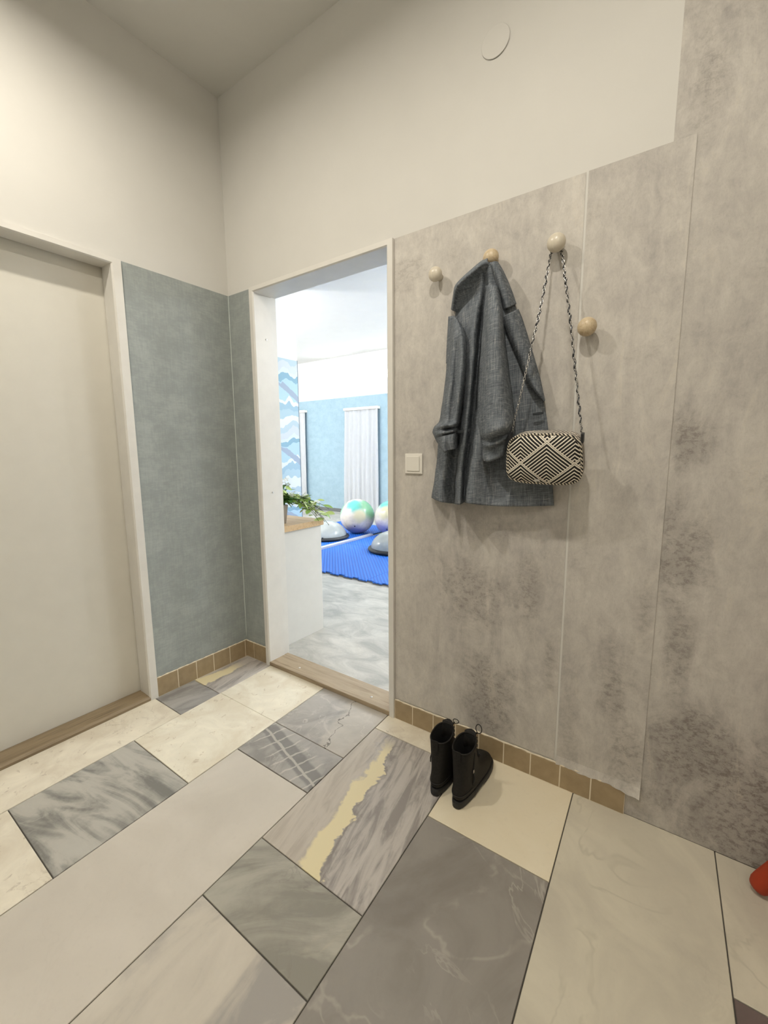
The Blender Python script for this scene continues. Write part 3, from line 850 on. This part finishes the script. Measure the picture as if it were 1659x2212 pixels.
# ------------------------------------------------------------------ wall knobs
def knob(x, z, mat, label, R=.0275):
    t = empty('coat_knob', (x, 0, z))
    bm = bmesh.new()
    M = Matrix.Translation((x, 0, z)) @ Matrix.Rotation(PI / 2, 4, 'X')
    c = .040
    prof = [(.0, .0017), (.0125, .0017), (.0115, .020)]
    prof += [(R * math.sin(a) if math.sin(a) > 0 else 0.0004, c - R * .82 * math.cos(a)) for a in [.45 + (PI - .45) * k / 14 for k in range(14)]] + [(.0005, c + R * .82)]
    lathe(bm, prof, M, 32)
    mk('knob_head', bm, mat, t, smooth=True)
    tag(t, label, 'coat hook', 'round wooden coat knobs')
knob(1.268, 1.833, M_KNOBP, 'empty pale round coat knob left of the jacket', .0255)
knob(1.477, 1.838, M_KNOBW, 'round wooden coat knob that carries the jacket', .0265)
knob(1.686, 1.829, M_KNOBP, 'pale round coat knob that carries the bag chain')
knob(1.787, 1.568, M_KNOBW, 'empty lower coat knob of grained wood beside the white seam')

# ------------------------------------------------------------------ jacket
DATA = {"body":[[[1.4567,-0.05,1.824],[1.4699,-0.066,1.8156],[1.4788,-0.072,1.8115],[1.4864,-0.075,1.8087],[1.4912,-0.075,1.8075],[1.4968,-0.077,1.8055],[1.503,-0.077,1.804],[1.5065,-0.07,1.8055],[1.5066,-0.05,1.812]],[[1.4103,-0.03,1.8073],[1.4348,-0.055,1.797],[1.452,-0.068,1.7919],[1.4647,-0.075,1.7896],[1.4722,-0.066,1.7922],[1.4876,-0.08,1.7828],[1.4984,-0.075,1.7791],[1.5083,-0.06,1.7787],[1.5127,-0.03,1.7841]],[[1.365,-0.02,1.7593],[1.4013,-0.045,1.7449],[1.4302,-0.06,1.7348],[1.4571,-0.072,1.7259],[1.4634,-0.048,1.7313],[1.492,-0.078,1.7171],[1.509,-0.065,1.7173],[1.527,-0.05,1.7178],[1.5396,-0.02,1.7236]],[[1.332,-0.015,1.6566],[1.3703,-0.045,1.6436],[1.4037,-0.06,1.6347],[1.4469,-0.088,1.6213],[1.4437,-0.022,1.6366],[1.4999,-0.098,1.6103],[1.5291,-0.055,1.6151],[1.5568,-0.045,1.6127],[1.5751,-0.012,1.6171]],[[1.3102,-0.012,1.5303],[1.3583,-0.045,1.5193],[1.3931,-0.05,1.5143],[1.4443,-0.098,1.5006],[1.4324,-0.02,1.5144],[1.4945,-0.1,1.4942],[1.5342,-0.045,1.4982],[1.5827,-0.04,1.4932],[1.6198,-0.012,1.4932]],[[1.293,-0.012,1.3979],[1.3479,-0.045,1.3908],[1.3822,-0.04,1.3888],[1.4363,-0.1,1.3792],[1.4208,-0.022,1.3876],[1.4861,-0.095,1.376],[1.5416,-0.045,1.3766],[1.6012,-0.035,1.3732],[1.658,-0.012,1.3712]],[[1.2789,-0.012,1.278],[1.3399,-0.055,1.2746],[1.3675,-0.035,1.2744],[1.4276,-0.102,1.2703],[1.4142,-0.025,1.2733],[1.4758,-0.095,1.269],[1.5353,-0.04,1.269],[1.6131,-0.035,1.2667],[1.6821,-0.012,1.2653]],[[1.2685,-0.012,1.1544],[1.3318,-0.065,1.1565],[1.3494,-0.012,1.1553],[1.4116,-0.1,1.1583],[1.401,-0.03,1.1564],[1.4639,-0.1,1.1589],[1.5137,-0.03,1.1576],[1.619,-0.04,1.1591],[1.6944,-0.012,1.1592]],[[1.2553,-0.012,1.0637],[1.3194,-0.072,1.0706],[1.3394,-0.008,1.067],[1.4098,-0.104,1.0767],[1.3955,-0.03,1.0709],[1.4543,-0.105,1.0786],[1.5185,-0.045,1.0771],[1.6237,-0.045,1.0816],[1.704,-0.012,1.0826]],[[1.2475,-0.012,1.0174],[1.3195,-0.078,1.012],[1.3407,-0.008,0.9992],[1.4103,-0.106,1.0106],[1.395,-0.03,1.0103],[1.451,-0.11,1.0171],[1.518,-0.06,1.0081],[1.628,-0.05,1.013],[1.712,-0.014,1.0181]]],"sleeve_left":[[[1.3371,-0.03,1.6793],[1.3542,-0.0535,1.6692],[1.3612,-0.0602,1.6633],[1.3648,-0.0602,1.6596],[1.3651,-0.0535,1.658]],[[1.327,-0.03,1.6222],[1.3701,-0.0872,1.6037],[1.3905,-0.0967,1.5986],[1.4064,-0.1048,1.5945],[1.3976,-0.0602,1.6051]],[[1.3188,-0.03,1.559],[1.3693,-0.094,1.5411],[1.3856,-0.0913,1.5395],[1.4175,-0.1183,1.5305],[1.4046,-0.0535,1.5436]],[[1.3109,-0.03,1.4615],[1.3706,-0.1075,1.446],[1.383,-0.0967,1.4462],[1.4188,-0.1278,1.4388],[1.4019,-0.0467,1.4506]],[[1.2988,-0.03,1.3789],[1.3628,-0.1143,1.3675],[1.3758,-0.1008,1.3678],[1.41,-0.1278,1.3632],[1.3893,-0.0467,1.3714]],[[1.288,-0.03,1.3149],[1.3635,-0.1278,1.3064],[1.3782,-0.1143,1.3065],[1.4042,-0.1278,1.3046],[1.3798,-0.0467,1.31]],[[1.2692,-0.035,1.2914],[1.3652,-0.1547,1.2862],[1.3879,-0.1507,1.287],[1.4058,-0.1413,1.2899],[1.3782,-0.0467,1.2968]],[[1.2587,-0.03,1.2728],[1.3404,-0.121,1.2756],[1.3681,-0.1183,1.278],[1.3874,-0.1102,1.2808],[1.3729,-0.0467,1.2871]],[[1.2676,-0.035,1.2585],[1.3566,-0.148,1.2615],[1.3834,-0.148,1.2654],[1.3994,-0.1345,1.2701],[1.3731,-0.0467,1.2755]],[[1.2738,-0.035,1.2462],[1.3458,-0.1237,1.2544],[1.3712,-0.1237,1.2586],[1.3897,-0.1143,1.2631],[1.3732,-0.0467,1.2689]],[[1.2825,-0.04,1.2355],[1.3591,-0.1453,1.244],[1.3823,-0.1453,1.2498],[1.398,-0.1345,1.2544],[1.3748,-0.0535,1.2603]],[[1.2941,-0.0467,1.2266],[1.3646,-0.148,1.2104],[1.3808,-0.1413,1.2119],[1.3987,-0.1345,1.2149],[1.3738,-0.0535,1.2188]],[[1.2945,-0.04,1.2232],[1.3646,-0.1372,1.1976],[1.3741,-0.1278,1.2039],[1.3922,-0.121,1.207],[1.3721,-0.0535,1.2105]],[[1.2878,-0.02,1.2287],[1.3092,-0.03,1.2041],[1.3246,-0.03,1.2109],[1.3437,-0.03,1.2141],[1.352,-0.02,1.2175]]],"sleeve_right":[[[1.4706,-0.0587,1.7443],[1.4921,-0.0837,1.7354],[1.5066,-0.0925,1.7312],[1.5141,-0.0837,1.7307],[1.5131,-0.0525,1.7371]],[[1.4634,-0.0587,1.6548],[1.5085,-0.1212,1.6319],[1.532,-0.1338,1.6247],[1.5438,-0.1212,1.6256],[1.5296,-0.0462,1.6461]],[[1.4576,-0.0587,1.566],[1.513,-0.1338,1.5437],[1.542,-0.1487,1.5367],[1.5545,-0.13,1.5385],[1.539,-0.0462,1.5568]],[[1.4516,-0.0587,1.4752],[1.5149,-0.14,1.4568],[1.5485,-0.1588,1.4505],[1.5661,-0.1375,1.4516],[1.5532,-0.0462,1.466]],[[1.4472,-0.0587,1.3823],[1.5184,-0.1462,1.3689],[1.5605,-0.1712,1.3635],[1.5799,-0.1425,1.3648],[1.5691,-0.0462,1.3745]],[[1.4456,-0.0587,1.3112],[1.5213,-0.1525,1.3025],[1.5704,-0.18,1.2987],[1.5937,-0.15,1.2992],[1.5795,-0.0462,1.3056]],[[1.4459,-0.0525,1.2617],[1.5268,-0.1588,1.2535],[1.573,-0.1837,1.2615],[1.5955,-0.1525,1.2733],[1.5783,-0.0462,1.295]],[[1.4471,-0.0462,1.2473],[1.5139,-0.1212,1.2336],[1.5534,-0.1338,1.2416],[1.5807,-0.1212,1.2545],[1.569,-0.04,1.2757]],[[1.451,-0.0462,1.2342],[1.5229,-0.1425,1.2181],[1.5604,-0.155,1.2249],[1.5839,-0.1375,1.2408],[1.5647,-0.04,1.2619]],[[1.4533,-0.0462,1.213],[1.5123,-0.115,1.2015],[1.5449,-0.1212,1.2104],[1.5718,-0.115,1.2251],[1.5589,-0.04,1.2449]],[[1.4576,-0.0462,1.1836],[1.5197,-0.1275,1.1756],[1.5489,-0.1338,1.1849],[1.5703,-0.1212,1.1997],[1.5566,-0.04,1.2183]],[[1.4587,-0.04,1.1721],[1.515,-0.115,1.1645],[1.5445,-0.1212,1.1726],[1.5647,-0.1088,1.1846],[1.5538,-0.04,1.2058]],[[1.4537,-0.02,1.1816],[1.4808,-0.03,1.1704],[1.5063,-0.03,1.177],[1.5327,-0.03,1.1899],[1.5432,-0.02,1.2122]]],"collar_left":[[[1.4668,-0.04,1.8407],[1.484,-0.085,1.8116],[1.4892,-0.085,1.7977],[1.484,-0.055,1.7858]],[[1.4408,-0.04,1.8325],[1.4674,-0.105,1.7964],[1.4672,-0.085,1.7888],[1.461,-0.045,1.7737]],[[1.4065,-0.03,1.8216],[1.4395,-0.11,1.7788],[1.4363,-0.08,1.7715],[1.433,-0.04,1.7517]],[[1.3675,-0.02,1.8064],[1.4046,-0.105,1.7637],[1.4021,-0.07,1.7555],[1.4075,-0.035,1.7313]],[[1.3368,-0.015,1.7867],[1.3757,-0.09,1.7494],[1.373,-0.055,1.7418],[1.3884,-0.03,1.7088]],[[1.3269,-0.012,1.7535],[1.3552,-0.065,1.726],[1.3562,-0.045,1.7203],[1.3668,-0.025,1.6987]],[[1.3202,-0.012,1.7104],[1.338,-0.04,1.6971],[1.3429,-0.035,1.6943],[1.349,-0.025,1.691]]],"collar_right":[[[1.4831,-0.07,1.7998],[1.4981,-0.088,1.8002],[1.5077,-0.085,1.8031],[1.505,-0.05,1.8138]],[[1.4999,-0.07,1.769],[1.517,-0.09,1.7646],[1.5261,-0.082,1.7706],[1.5156,-0.03,1.7921]],[[1.5099,-0.06,1.7299],[1.5294,-0.083,1.7263],[1.5385,-0.075,1.7337],[1.5305,-0.02,1.7573]],[[1.5218,-0.055,1.6916],[1.5411,-0.078,1.6888],[1.5517,-0.07,1.6959],[1.5458,-0.015,1.7193]],[[1.5323,-0.055,1.6594],[1.5477,-0.072,1.6566],[1.5593,-0.062,1.6627],[1.5586,-0.012,1.6828]]],"lapel_right":[[[1.5309,-0.062,1.6363],[1.5513,-0.08,1.6342],[1.5658,-0.07,1.6425],[1.5655,-0.012,1.6655]],[[1.5407,-0.06,1.6034],[1.5632,-0.08,1.601],[1.5799,-0.068,1.608],[1.5823,-0.012,1.6275]],[[1.5643,-0.055,1.5442],[1.5848,-0.075,1.5419],[1.6019,-0.064,1.5472],[1.6048,-0.012,1.5627]],[[1.5892,-0.05,1.4879],[1.6092,-0.07,1.4853],[1.6237,-0.06,1.4894],[1.6254,-0.012,1.5013]],[[1.6151,-0.048,1.4298],[1.6312,-0.062,1.4294],[1.6428,-0.052,1.4339],[1.6444,-0.012,1.4434]],[[1.6458,-0.045,1.3865],[1.6559,-0.055,1.3861],[1.6603,-0.045,1.3897],[1.6569,-0.012,1.3965]],[[1.6664,-0.03,1.3586],[1.6692,-0.035,1.358],[1.6692,-0.03,1.3599],[1.6658,-0.012,1.3632]]],"lapel_left":[[[1.311,-0.015,1.6858],[1.3279,-0.03,1.6809],[1.3407,-0.03,1.6802]],[[1.3082,-0.015,1.6282],[1.3252,-0.03,1.6225],[1.3381,-0.03,1.6205]],[[1.3038,-0.012,1.5723],[1.3199,-0.025,1.5678],[1.3355,-0.03,1.5648]],[[1.3027,-0.012,1.5229],[1.3125,-0.02,1.5206],[1.327,-0.03,1.5173]]],"welt_left":[[[1.39,-0.097,1.2716],[1.4162,-0.1,1.2723],[1.434,-0.078,1.2773]],[[1.3902,-0.097,1.262],[1.4165,-0.1,1.2612],[1.4343,-0.078,1.2661]]],"welt_right":[[[1.6391,-0.048,1.3206],[1.6539,-0.043,1.323],[1.6689,-0.034,1.3258]],[[1.6399,-0.05,1.3145],[1.6548,-0.045,1.3155],[1.6698,-0.036,1.3182]]],"strap_l":[[1.6729,-0.0125,1.8264],[1.6683,-0.024,1.8088],[1.6666,-0.05,1.7498],[1.6605,-0.07,1.6647],[1.6528,-0.09,1.5868],[1.6421,-0.105,1.5102],[1.631,-0.115,1.4366],[1.6152,-0.115,1.3576],[1.6009,-0.11,1.3011],[1.5903,-0.1,1.2504]],"strap_r":[[1.6869,-0.0125,1.8228],[1.6996,-0.022,1.8017],[1.7139,-0.035,1.737],[1.7266,-0.04,1.6664],[1.7414,-0.045,1.5822],[1.7568,-0.05,1.4843],[1.7723,-0.055,1.3864],[1.7874,-0.06,1.2952],[1.7983,-0.065,1.232]]}
g = G('grey_slub_linen', .9, spec=.2)
h = g.noise(g.map((16, 40, 260), (0, .12, 0)), 1.3, 5, .62, .3)
v = g.noise(g.map((260, 40, 16), (0, .06, 0), (3, 1, 2)), 1.3, 5, .62, .3)
wv = g.noise(g.map((500, 500, 500)), 1.0, 2)
s = g.math('MAXIMUM', h, v)
c = g.ramp(g.math('ADD', g.math('MULTIPLY', g.math('ADD', h, v), .42), g.math('MULTIPLY', wv, .18)), [(.40, srgb(80, 86, 93)), (.54, srgb(116, 122, 128)), (.66, srgb(150, 154, 157))])
c = g.mix(g.math('MULTIPLY', g.rng(s, .60, .72), .65), c, srgb(164, 163, 158))
g.bump(g.math('ADD', h, v), .25, .001)
M_LINEN = g.done(c)
M_LINEND = plain('dark_lining', srgb(52, 56, 60), .9)
JK = empty('jacket', (1.46, 0, 1.80))
cloth('body', DATA['body'], M_LINEN, JK, 7, 7, .003, .0016, 1)
cloth('sleeve', DATA['sleeve_left'], M_LINEN, JK, 6, 6, .003, .0012, 2)
cloth('sleeve', DATA['sleeve_right'], M_LINEN, JK, 6, 6, .003, .0014, 3)
cloth('collar', DATA['collar_left'], M_LINEN, JK, 5, 6, .003)
cloth('collar', DATA['collar_right'], M_LINEN, JK, 5, 6, .003)
cloth('lapel', DATA['lapel_right'], M_LINEN, JK, 5, 6, .003)
cloth('lapel', DATA['lapel_left'], M_LINEN, JK, 4, 4, .002)
cloth('pocket_welt', DATA['welt_left'], M_LINEND, JK, 5, 3, .004)
cloth('buttonhole', DATA['welt_right'], M_LINEND, JK, 5, 3, .003)
tag(JK, 'grey slub-linen jacket with pushed-up sleeves hanging from a knob', 'jacket')

# ------------------------------------------------------------------ shoulder bag
def chevron(name, cx, cz, hw, hh, N, ax=0, az=2):
    g = G(name, .8, spec=.25)
    o = g.sep(); x, z = o[ax], o[az]
    wob = g.noise(g.co, 60, 2)
    a = g.math('MULTIPLY', g.math('SUBTRACT', x, cx), 1 / hw)
    b = g.math('MULTIPLY', g.math('ADD', g.math('SUBTRACT', z, cz), g.math('MULTIPLY', g.math('SUBTRACT', wob, .5), .0016)), 1 / hh)
    P = g.math('ADD', b, a); Q = g.math('SUBTRACT', b, a)
    loc = lambda t: g.math('SUBTRACT', g.math('MULTIPLY', g.math('FRACT', g.math('ADD', g.math('MULTIPLY', t, .5), .5)), 2), 1)
    p, q = loc(P), loc(Q)
    s = g.math('MAXIMUM', p, q)
    st_ = g.math('FRACT', g.math('MULTIPLY', g.math('ADD', s, 1), N))
    k = g.rng(g.math('ABSOLUTE', g.math('SUBTRACT', st_, .5)),   .285, .33)           # 1 = white
    bd = g.rng(g.math('MAXIMUM', g.math('ABSOLUTE', p), g.math('ABSOLUTE', q)), .962, .978)
    k = g.math('MAXIMUM', k, bd)
    c = g.mix(k, (.018, .016, .015), srgb(236, 228, 212))
    f = g.noise(g.co, 500, 2); g.bump(f, .2, .001)
    return g.done(c)
BW, BH, BD = .220, .156, .070
M_BAG = chevron('chevron_canvas', .014, -.006, .078, .066, 5.75)
M_BAGS = chevron('chevron_canvas_gusset', .02, .0, .060, .050, 4.5, 0, 1)
BAG = empty('shoulder_bag', (1.6985, -.100, 1.181), (math.radians(15), math.radians(1.0), math.radians(3)))
NB = 72
def outline(k, y, n=4.3, taper=.05):
    r = []
    for i in range(NB):
        a = 2 * PI * i / NB; c_, s_ = math.cos(a), math.sin(a)
        x = (BW / 2 * k) * abs(c_) ** (2 / n) * (1 if c_ > 0 else -1); z = (BH / 2 * (k if k > .9 else k)) * abs(s_) ** (2 / n) * (1 if s_ > 0 else -1)
        x *= 1 - taper * z / (BH / 2)
        r.append(Vector((x, y, z)))
    return r
def shell(ks):
    bm = bmesh.new(); rings(bm, [outline(k, y) for k, y in ks], True, True); return bm
bm = shell([(.985, -BD / 2 + .006), (.97, -BD / 2 + .002), (.9, -BD / 2 - .003), (.75, -BD / 2 - .008), (.5, -BD / 2 - .012), (.2, -BD / 2 - .0135), (.02, -BD / 2 - .0138)])
mk('front_panel', bm, M_BAG, BAG, smooth=True, local=True)
bm = shell([(.98, BD / 2 - .004), (1.0, BD / 2 - .010), (1.015, 0), (1.0, -BD / 2 + .008), (.985, -BD / 2 + .005)])
mk('gusset', bm, M_BAGS, BAG, smooth=True, local=True)
bm = shell([(.98, BD / 2 - .005), (.93, BD / 2), (.6, BD / 2 + .004), (.05, BD / 2 + .005)])
mk('back_panel', bm, M_BAG, BAG, smooth=True, local=True)
gp = G('striped_piping', .8); o3 = gp.sep(); sx = gp.math('SINE', gp.math('MULTIPLY', gp.math('ADD', o3[0], gp.math('MULTIPLY', o3[2], .9)), 620))
M_PIPE = gp.done(gp.mix(gp.rng(sx, -.2, .2), (.018, .016, .015), srgb(220, 210, 190)))
bm = bmesh.new(); tube(bm, outline(.995, -BD / 2 + .004), .0036, 7, closed=True)
mk('piping', bm, M_PIPE, BAG, smooth=True, local=True)
mk('metal_tag', B(-.022, -BD / 2 - .0125, -.067, -.006, -BD / 2 - .0065, -.060, .001), M_STEEL, BAG, local=True)
for sgn, z in ((-1, .062), (1, .058)):
    bm = bmesh.new(); x = sgn * (BW / 2 - .004)
    box(bm, x - .004, -.012, z - .012, x + .004, .010, z + .016, .002)
    mk('strap_tab', bm, M_RUB, BAG, local=True)['label'] = 'black tab that holds the chain'
# chain strap with a woven ribbon, over the knob's stem
def links(bm, pts, L_=.0092):
    pts = [Vector(p) for p in pts]; acc = 0; out = []; i = 0
    cum = [0]
    for a, b in zip(pts, pts[1:]): cum.append(cum[-1] + (b - a).length)
    d = 0; k = 0
    while d < cum[-1]:
        while i < len(cum) - 2 and cum[i + 1] < d: i += 1
        t = (d - cum[i]) / (cum[i + 1] - cum[i]); p = pts[i].lerp(pts[i + 1], t); T_ = (pts[i + 1] - pts[i]).normalized()
        n_ = T_.cross(Vector((0, 1, 0))).normalized(); m_ = T_.cross(n_).normalized()
        s_ = (n_ if k % 2 == 0 else m_)
        ring = [p + T_ * (.0062 * math.cos(a)) + s_ * (.0032 * math.sin(a)) for a in [2 * PI * q / 12 for q in range(12)]]
        tube(bm, ring, .0009, 5, closed=True)
        d += L_; k += 1
def ribbon(bm, pts):
    rs = []
    for i, p in enumerate(pts):
        t = (pts[min(i + 1, len(pts) - 1)] - pts[max(i - 1, 0)]).normalized()
        n_ = t.cross(Vector((0, 1, 0))).normalized(); m_ = n_.cross(t).normalized()
        c_ = p + n_ * (.0024 * math.sin(i * 1.25)) + m_ * (.0026 * math.cos(i * 1.25))
        wd = .0030 * (.75 + .25 * math.sin(i * .31))
        rs.append([c_ + n_ * wd - m_ * .0008, c_ + n_ * wd + m_ * .0008, c_ - n_ * wd + m_ * .0008, c_ - n_ * wd - m_ * .0008])
    rings(bm, rs)
sl = spline(DATA['strap_l'], 14); sr = spline(DATA['strap_r'], 14)
over = [Vector((1.686 + .0170 * math.cos(a), -.0125, 1.829 + .0170 * math.sin(a))) for a in [PI * .93 - PI * .86 * k / 10 for k in range(11)]]
bm = bmesh.new(); links(bm, sl + []); links(bm, sr); links(bm, over)
def to_bag(bm):
    Mi = BAG.matrix_basis.inverted()
    bmesh.ops.transform(bm, matrix=Mi, verts=bm.verts)
    return bm
BAG.rotation_mode = 'XYZ'
BM_ = Matrix.Translation(BAG.location) @ BAG.rotation_euler.to_matrix().to_4x4()
bmesh.ops.transform(bm, matrix=BM_.inverted(), verts=bm.verts)
ch = mk('strap_chain', bm, plain('chain_steel', (.70, .69, .67), .25, 1.0), BAG, smooth=True, local=True); ch['kind'] = 'stuff'
bm = bmesh.new(); ribbon(bm, sl[8:75]); ribbon(bm, sr[6:]); 
bmesh.ops.transform(bm, matrix=BM_.inverted(), verts=bm.verts)
mk('strap_ribbon', bm, M_RUB, BAG, local=True)
tag(BAG, 'black and white chevron shoulder bag on a chain strap', 'bag')

# ------------------------------------------------------------------ boots
gb = G('black_leather', .62, spec=.22); n = gb.noise(gb.co, 130, 4); gb.bump(n, .12, .0008)
M_BOOT = gb.done(gb.ramp(n, [(.3, (.012, .011, .010)), (.7, (.020, .018, .016))]))
M_INNER = plain('boot_lining', (.006, .006, .006), .95)
M_SOLE = plain('boot_sole', (.012, .012, .012), .6)
NR = 40
def boot_ring(z, yb, yf, wb, wf, cx=0.0, bend=0.0):
    """outline of the foot at one height: heel at yb, toe at yf, half width wb at the heel and wf at the ball"""
    r = []
    for i in range(NR):
        a = 2 * PI * i / NR
        c_, s_ = math.cos(a), math.sin(a)
        y = (yb + yf) / 2 + (yf - yb) / 2 * abs(c_) ** .9 * (1 if c_ > 0 else -1)
        t = (y - yb) / (yf - yb)
        w_ = wb + (wf - wb) * (3 * t * t - 2 * t ** 3)
        x = w_ * abs(s_) ** .72 * (1 if s_ > 0 else -1)
        r.append(Vector((x + cx + bend * t * t, y, z)))
    return r
def make_boot(x, y, rz, side, label):
    """side = +1: zip on the +x side"""
    t = empty('boot', (x, y, 0), (0, 0, rz))
    bd = .010 * side
    bm = bmesh.new()
    rings(bm, [boot_ring(.0, .004, .276, .030, .044, 0, bd), boot_ring(.004, -.001, .282, .033, .047, 0, bd), boot_ring(.020, -.002, .284, .034, .048, 0, bd), boot_ring(.026, .001, .280, .033, .046, 0, bd), boot_ring(.028, .01, .27, .026, .040, 0, bd)])
    for v in bm.verts:
        if .10 < v.co.y < .15 and v.co.z < .008: v.co.z = .010     # waist between heel block and forefoot
    mk('sole', bm, M_SOLE, t, smooth=False, local=True)
    sec = [(.026, .002, .277, .033, .045), (.036, -.001, .277, .0345, .045), (.050, .001, .268, .035, .044), (.062, .004, .250, .035, .042), (.075, .008, .234, .034, .041),
           (.088, .012, .202, .034, .038), (.102, .015, .160, .0345, .036), (.122, .016, .136, .0345, .0345), (.148, .015, .126, .035, .035), (.174, .014, .121, .036, .036), (.196, .013, .119, .037, .037)]
    rs = [boot_ring(z, a, b, c_, d_, 0, bd * max(0, 1 - z / .09)) for z, a, b, c_, d_ in sec]
    def lift(r):     # the rim is higher over the instep
        return [Vector((p.x, p.y, p.z + .012 * max(0, (p.y - .05) / .07))) for p in r]
    rs[-1] = lift(rs[-1])
    inn = lift(boot_ring(.197, .016, .116, .034, .034)); inn2 = lift(boot_ring(.188, .018, .114, .032, .032))
    rs += [inn]
    bm = bmesh.new(); rings(bm, rs, True, False)
    up = mk('upper', bm, M_BOOT, t, smooth=True, local=True)
    ss = up.modifiers.new('sub', 'SUBSURF'); ss.levels = 1; ss.render_levels = 1
    bm = bmesh.new(); rings(bm, [[p + Vector((0, 0, -.001)) for p in inn], inn2, boot_ring(.13, .022, .114, .029, .029), boot_ring(.07, .02, .15, .028, .032)], False, True)
    mk('lining', bm, M_INNER, t, smooth=True, local=True)
    # padded collar roll
    bm = bmesh.new(); tube(bm, [p + Vector((0, 0, .0005)) for p in lift(boot_ring(.197, .0145, .1175, .0355, .0355))], .0028, 7, closed=True)
    mk('collar_roll', bm, M_BOOT, t, smooth=True, local=True)
    # tongue
    bm = bmesh.new(); vv = []
    for j in range(8):
        z = .120 + .100 * j / 7; yy = .140 - .022 * min(1, j / 3) + .006 * max(0, j - 5); l = []
        for i in range(7):
            u = (i - 3) / 3; l.append(bm.verts.new((u * (.020 + .002 * j / 7), yy - .010 * u * u, z - (.006 * u * u if j == 7 else 0))))
        vv.append(l)
    for a, b in zip(vv, vv[1:]):
        for i in range(6): bm.faces.new((a[i], a[i + 1], b[i + 1], b[i]))
    o = mk('tongue', bm, M_BOOT, t, smooth=True, local=True); md = o.modifiers.new('t', 'SOLIDIFY'); md.thickness = .004
    # laces : crossings over the instep and a bow
    bm = bmesh.new()
    for j in range(6):
        z = .092 + .0185 * j; yy = .168 - .0165 * j if j < 3 else .134 - .002 * (j - 3)
        for s_ in (-1, 1):
            tube(bm, [(s_ * .024, yy - .004, z), (s_ * .008, yy + .005, z + .005), (-s_ * .008, yy + .004, z + .010), (-s_ * .024, yy - .007, z + .015)], .0016, 6)
    mk('laces', bm, M_SOLE, t, smooth=True, local=True)
    for s_, h_ in ((1, .034 if side > 0 else .016),):
        bm = bmesh.new()
        pts = [Vector((s_ * .004, .132, .204))]
        for k in range(13):
            a = -PI * .86 + 2 * PI * .86 * k / 12
            pts.append(Vector((s_ * (.026 + .011 * math.sin(a) * 1.0) , .130, .212 + h_ / 2 + h_ / 2 * math.cos(a) * 1.0)))
        pts.append(Vector((s_ * .006, .132, .204)))
        tube(bm, pts, .0016, 6); mk('lace_loop', bm, M_SOLE, t, smooth=True, local=True)
    # side zip, its pull and heel counter seam
    bm = bmesh.new()
    tube(bm, [(side * (.0352 + .00015 * k), .066, .060 + .0135 * k) for k in range(10)], .0022, 6, .6)
    zp = mk('zip', bm, M_SOLE, t, smooth=True, local=True)
    bm = bmesh.new(); box(bm, side * .0365 - .0012, .060, .108, side * .0365 + .0012, .066, .120, .0008)
    zt_ = mk('zip_pull', bm, M_STEEL, zp, local=True); zt_['label'] = 'small steel zip slider'
    bm = bmesh.new(); tube(bm, [(side * .0385, .062, .110), (side * .042, .060, .094), (side * .041, .059, .078)], .0022, 6)
    mk('zip_cord', bm, M_SOLE, zp, smooth=True, local=True)
    bm = bmesh.new(); hr = [p for p in boot_ring(.048, -.0005, .268, .0355, .0445, 0, bd)]
    hr = sorted([p for p in hr if p.y < .075], key=lambda p: p.x); tube(bm, hr, .0013, 5)
    mk('heel_seam', bm, M_SOLE, t, smooth=True, local=True)
    bm = bmesh.new(); box(bm, -.009, .0075, .168, .009, .0115, .206, .001)
    mk('heel_loop', bm, M_BOOT, t, local=True)
    tag(t, label, 'boot', 'pair of black lace-up boots')
make_boot(1.514, -.308, math.radians(2), 1, 'right black lace-up ankle boot, heel forward on the cream slab')
make_boot(1.427, -.302, math.radians(4), -1, 'left black lace-up ankle boot, nearer the doorway')

# ------------------------------------------------------------------ red stool, one leg reaches into the picture
M_RED = plain('orange_red_lacquer', srgb(168, 54, 18), .6, var=.08)
SX, SY = 2.62, -.20
STL = empty('stool', (SX, SY, 0))
legs = [(2.312, -.085), (2.93, -.085), (2.79, -.47), (2.45, -.47)]
for fx, fy in legs:
    out = Vector((fx - SX, fy - SY, 0)).normalized()
    d = (Vector((0, 0, 1)) * .915 - out * .40).normalized()
    p0 = Vector((fx, fy, .017))
    bm = bmesh.new()
    M = Matrix.Translation(p0) @ d.to_track_quat('Z', 'Y').to_matrix().to_4x4()
    lathe(bm, [(0, -.006), (.014, -.005), (.0215, .001), (.025, .012), (.026, .03), (.026, .2), (.024, .452)], M, 24)
    mk('leg', bm, M_RED, STL, smooth=True)
bm = bmesh.new(); lathe(bm, [(0, .425), (.17, .425), (.185, .435), (.185, .450), (.17, .458), (.0005, .460)], Matrix.Translation((SX, SY, 0)), 36)
mk('seat', bm, M_RED, STL, smooth=False)
tag(STL, 'orange-red stool whose leg shows at the right edge', 'stool')
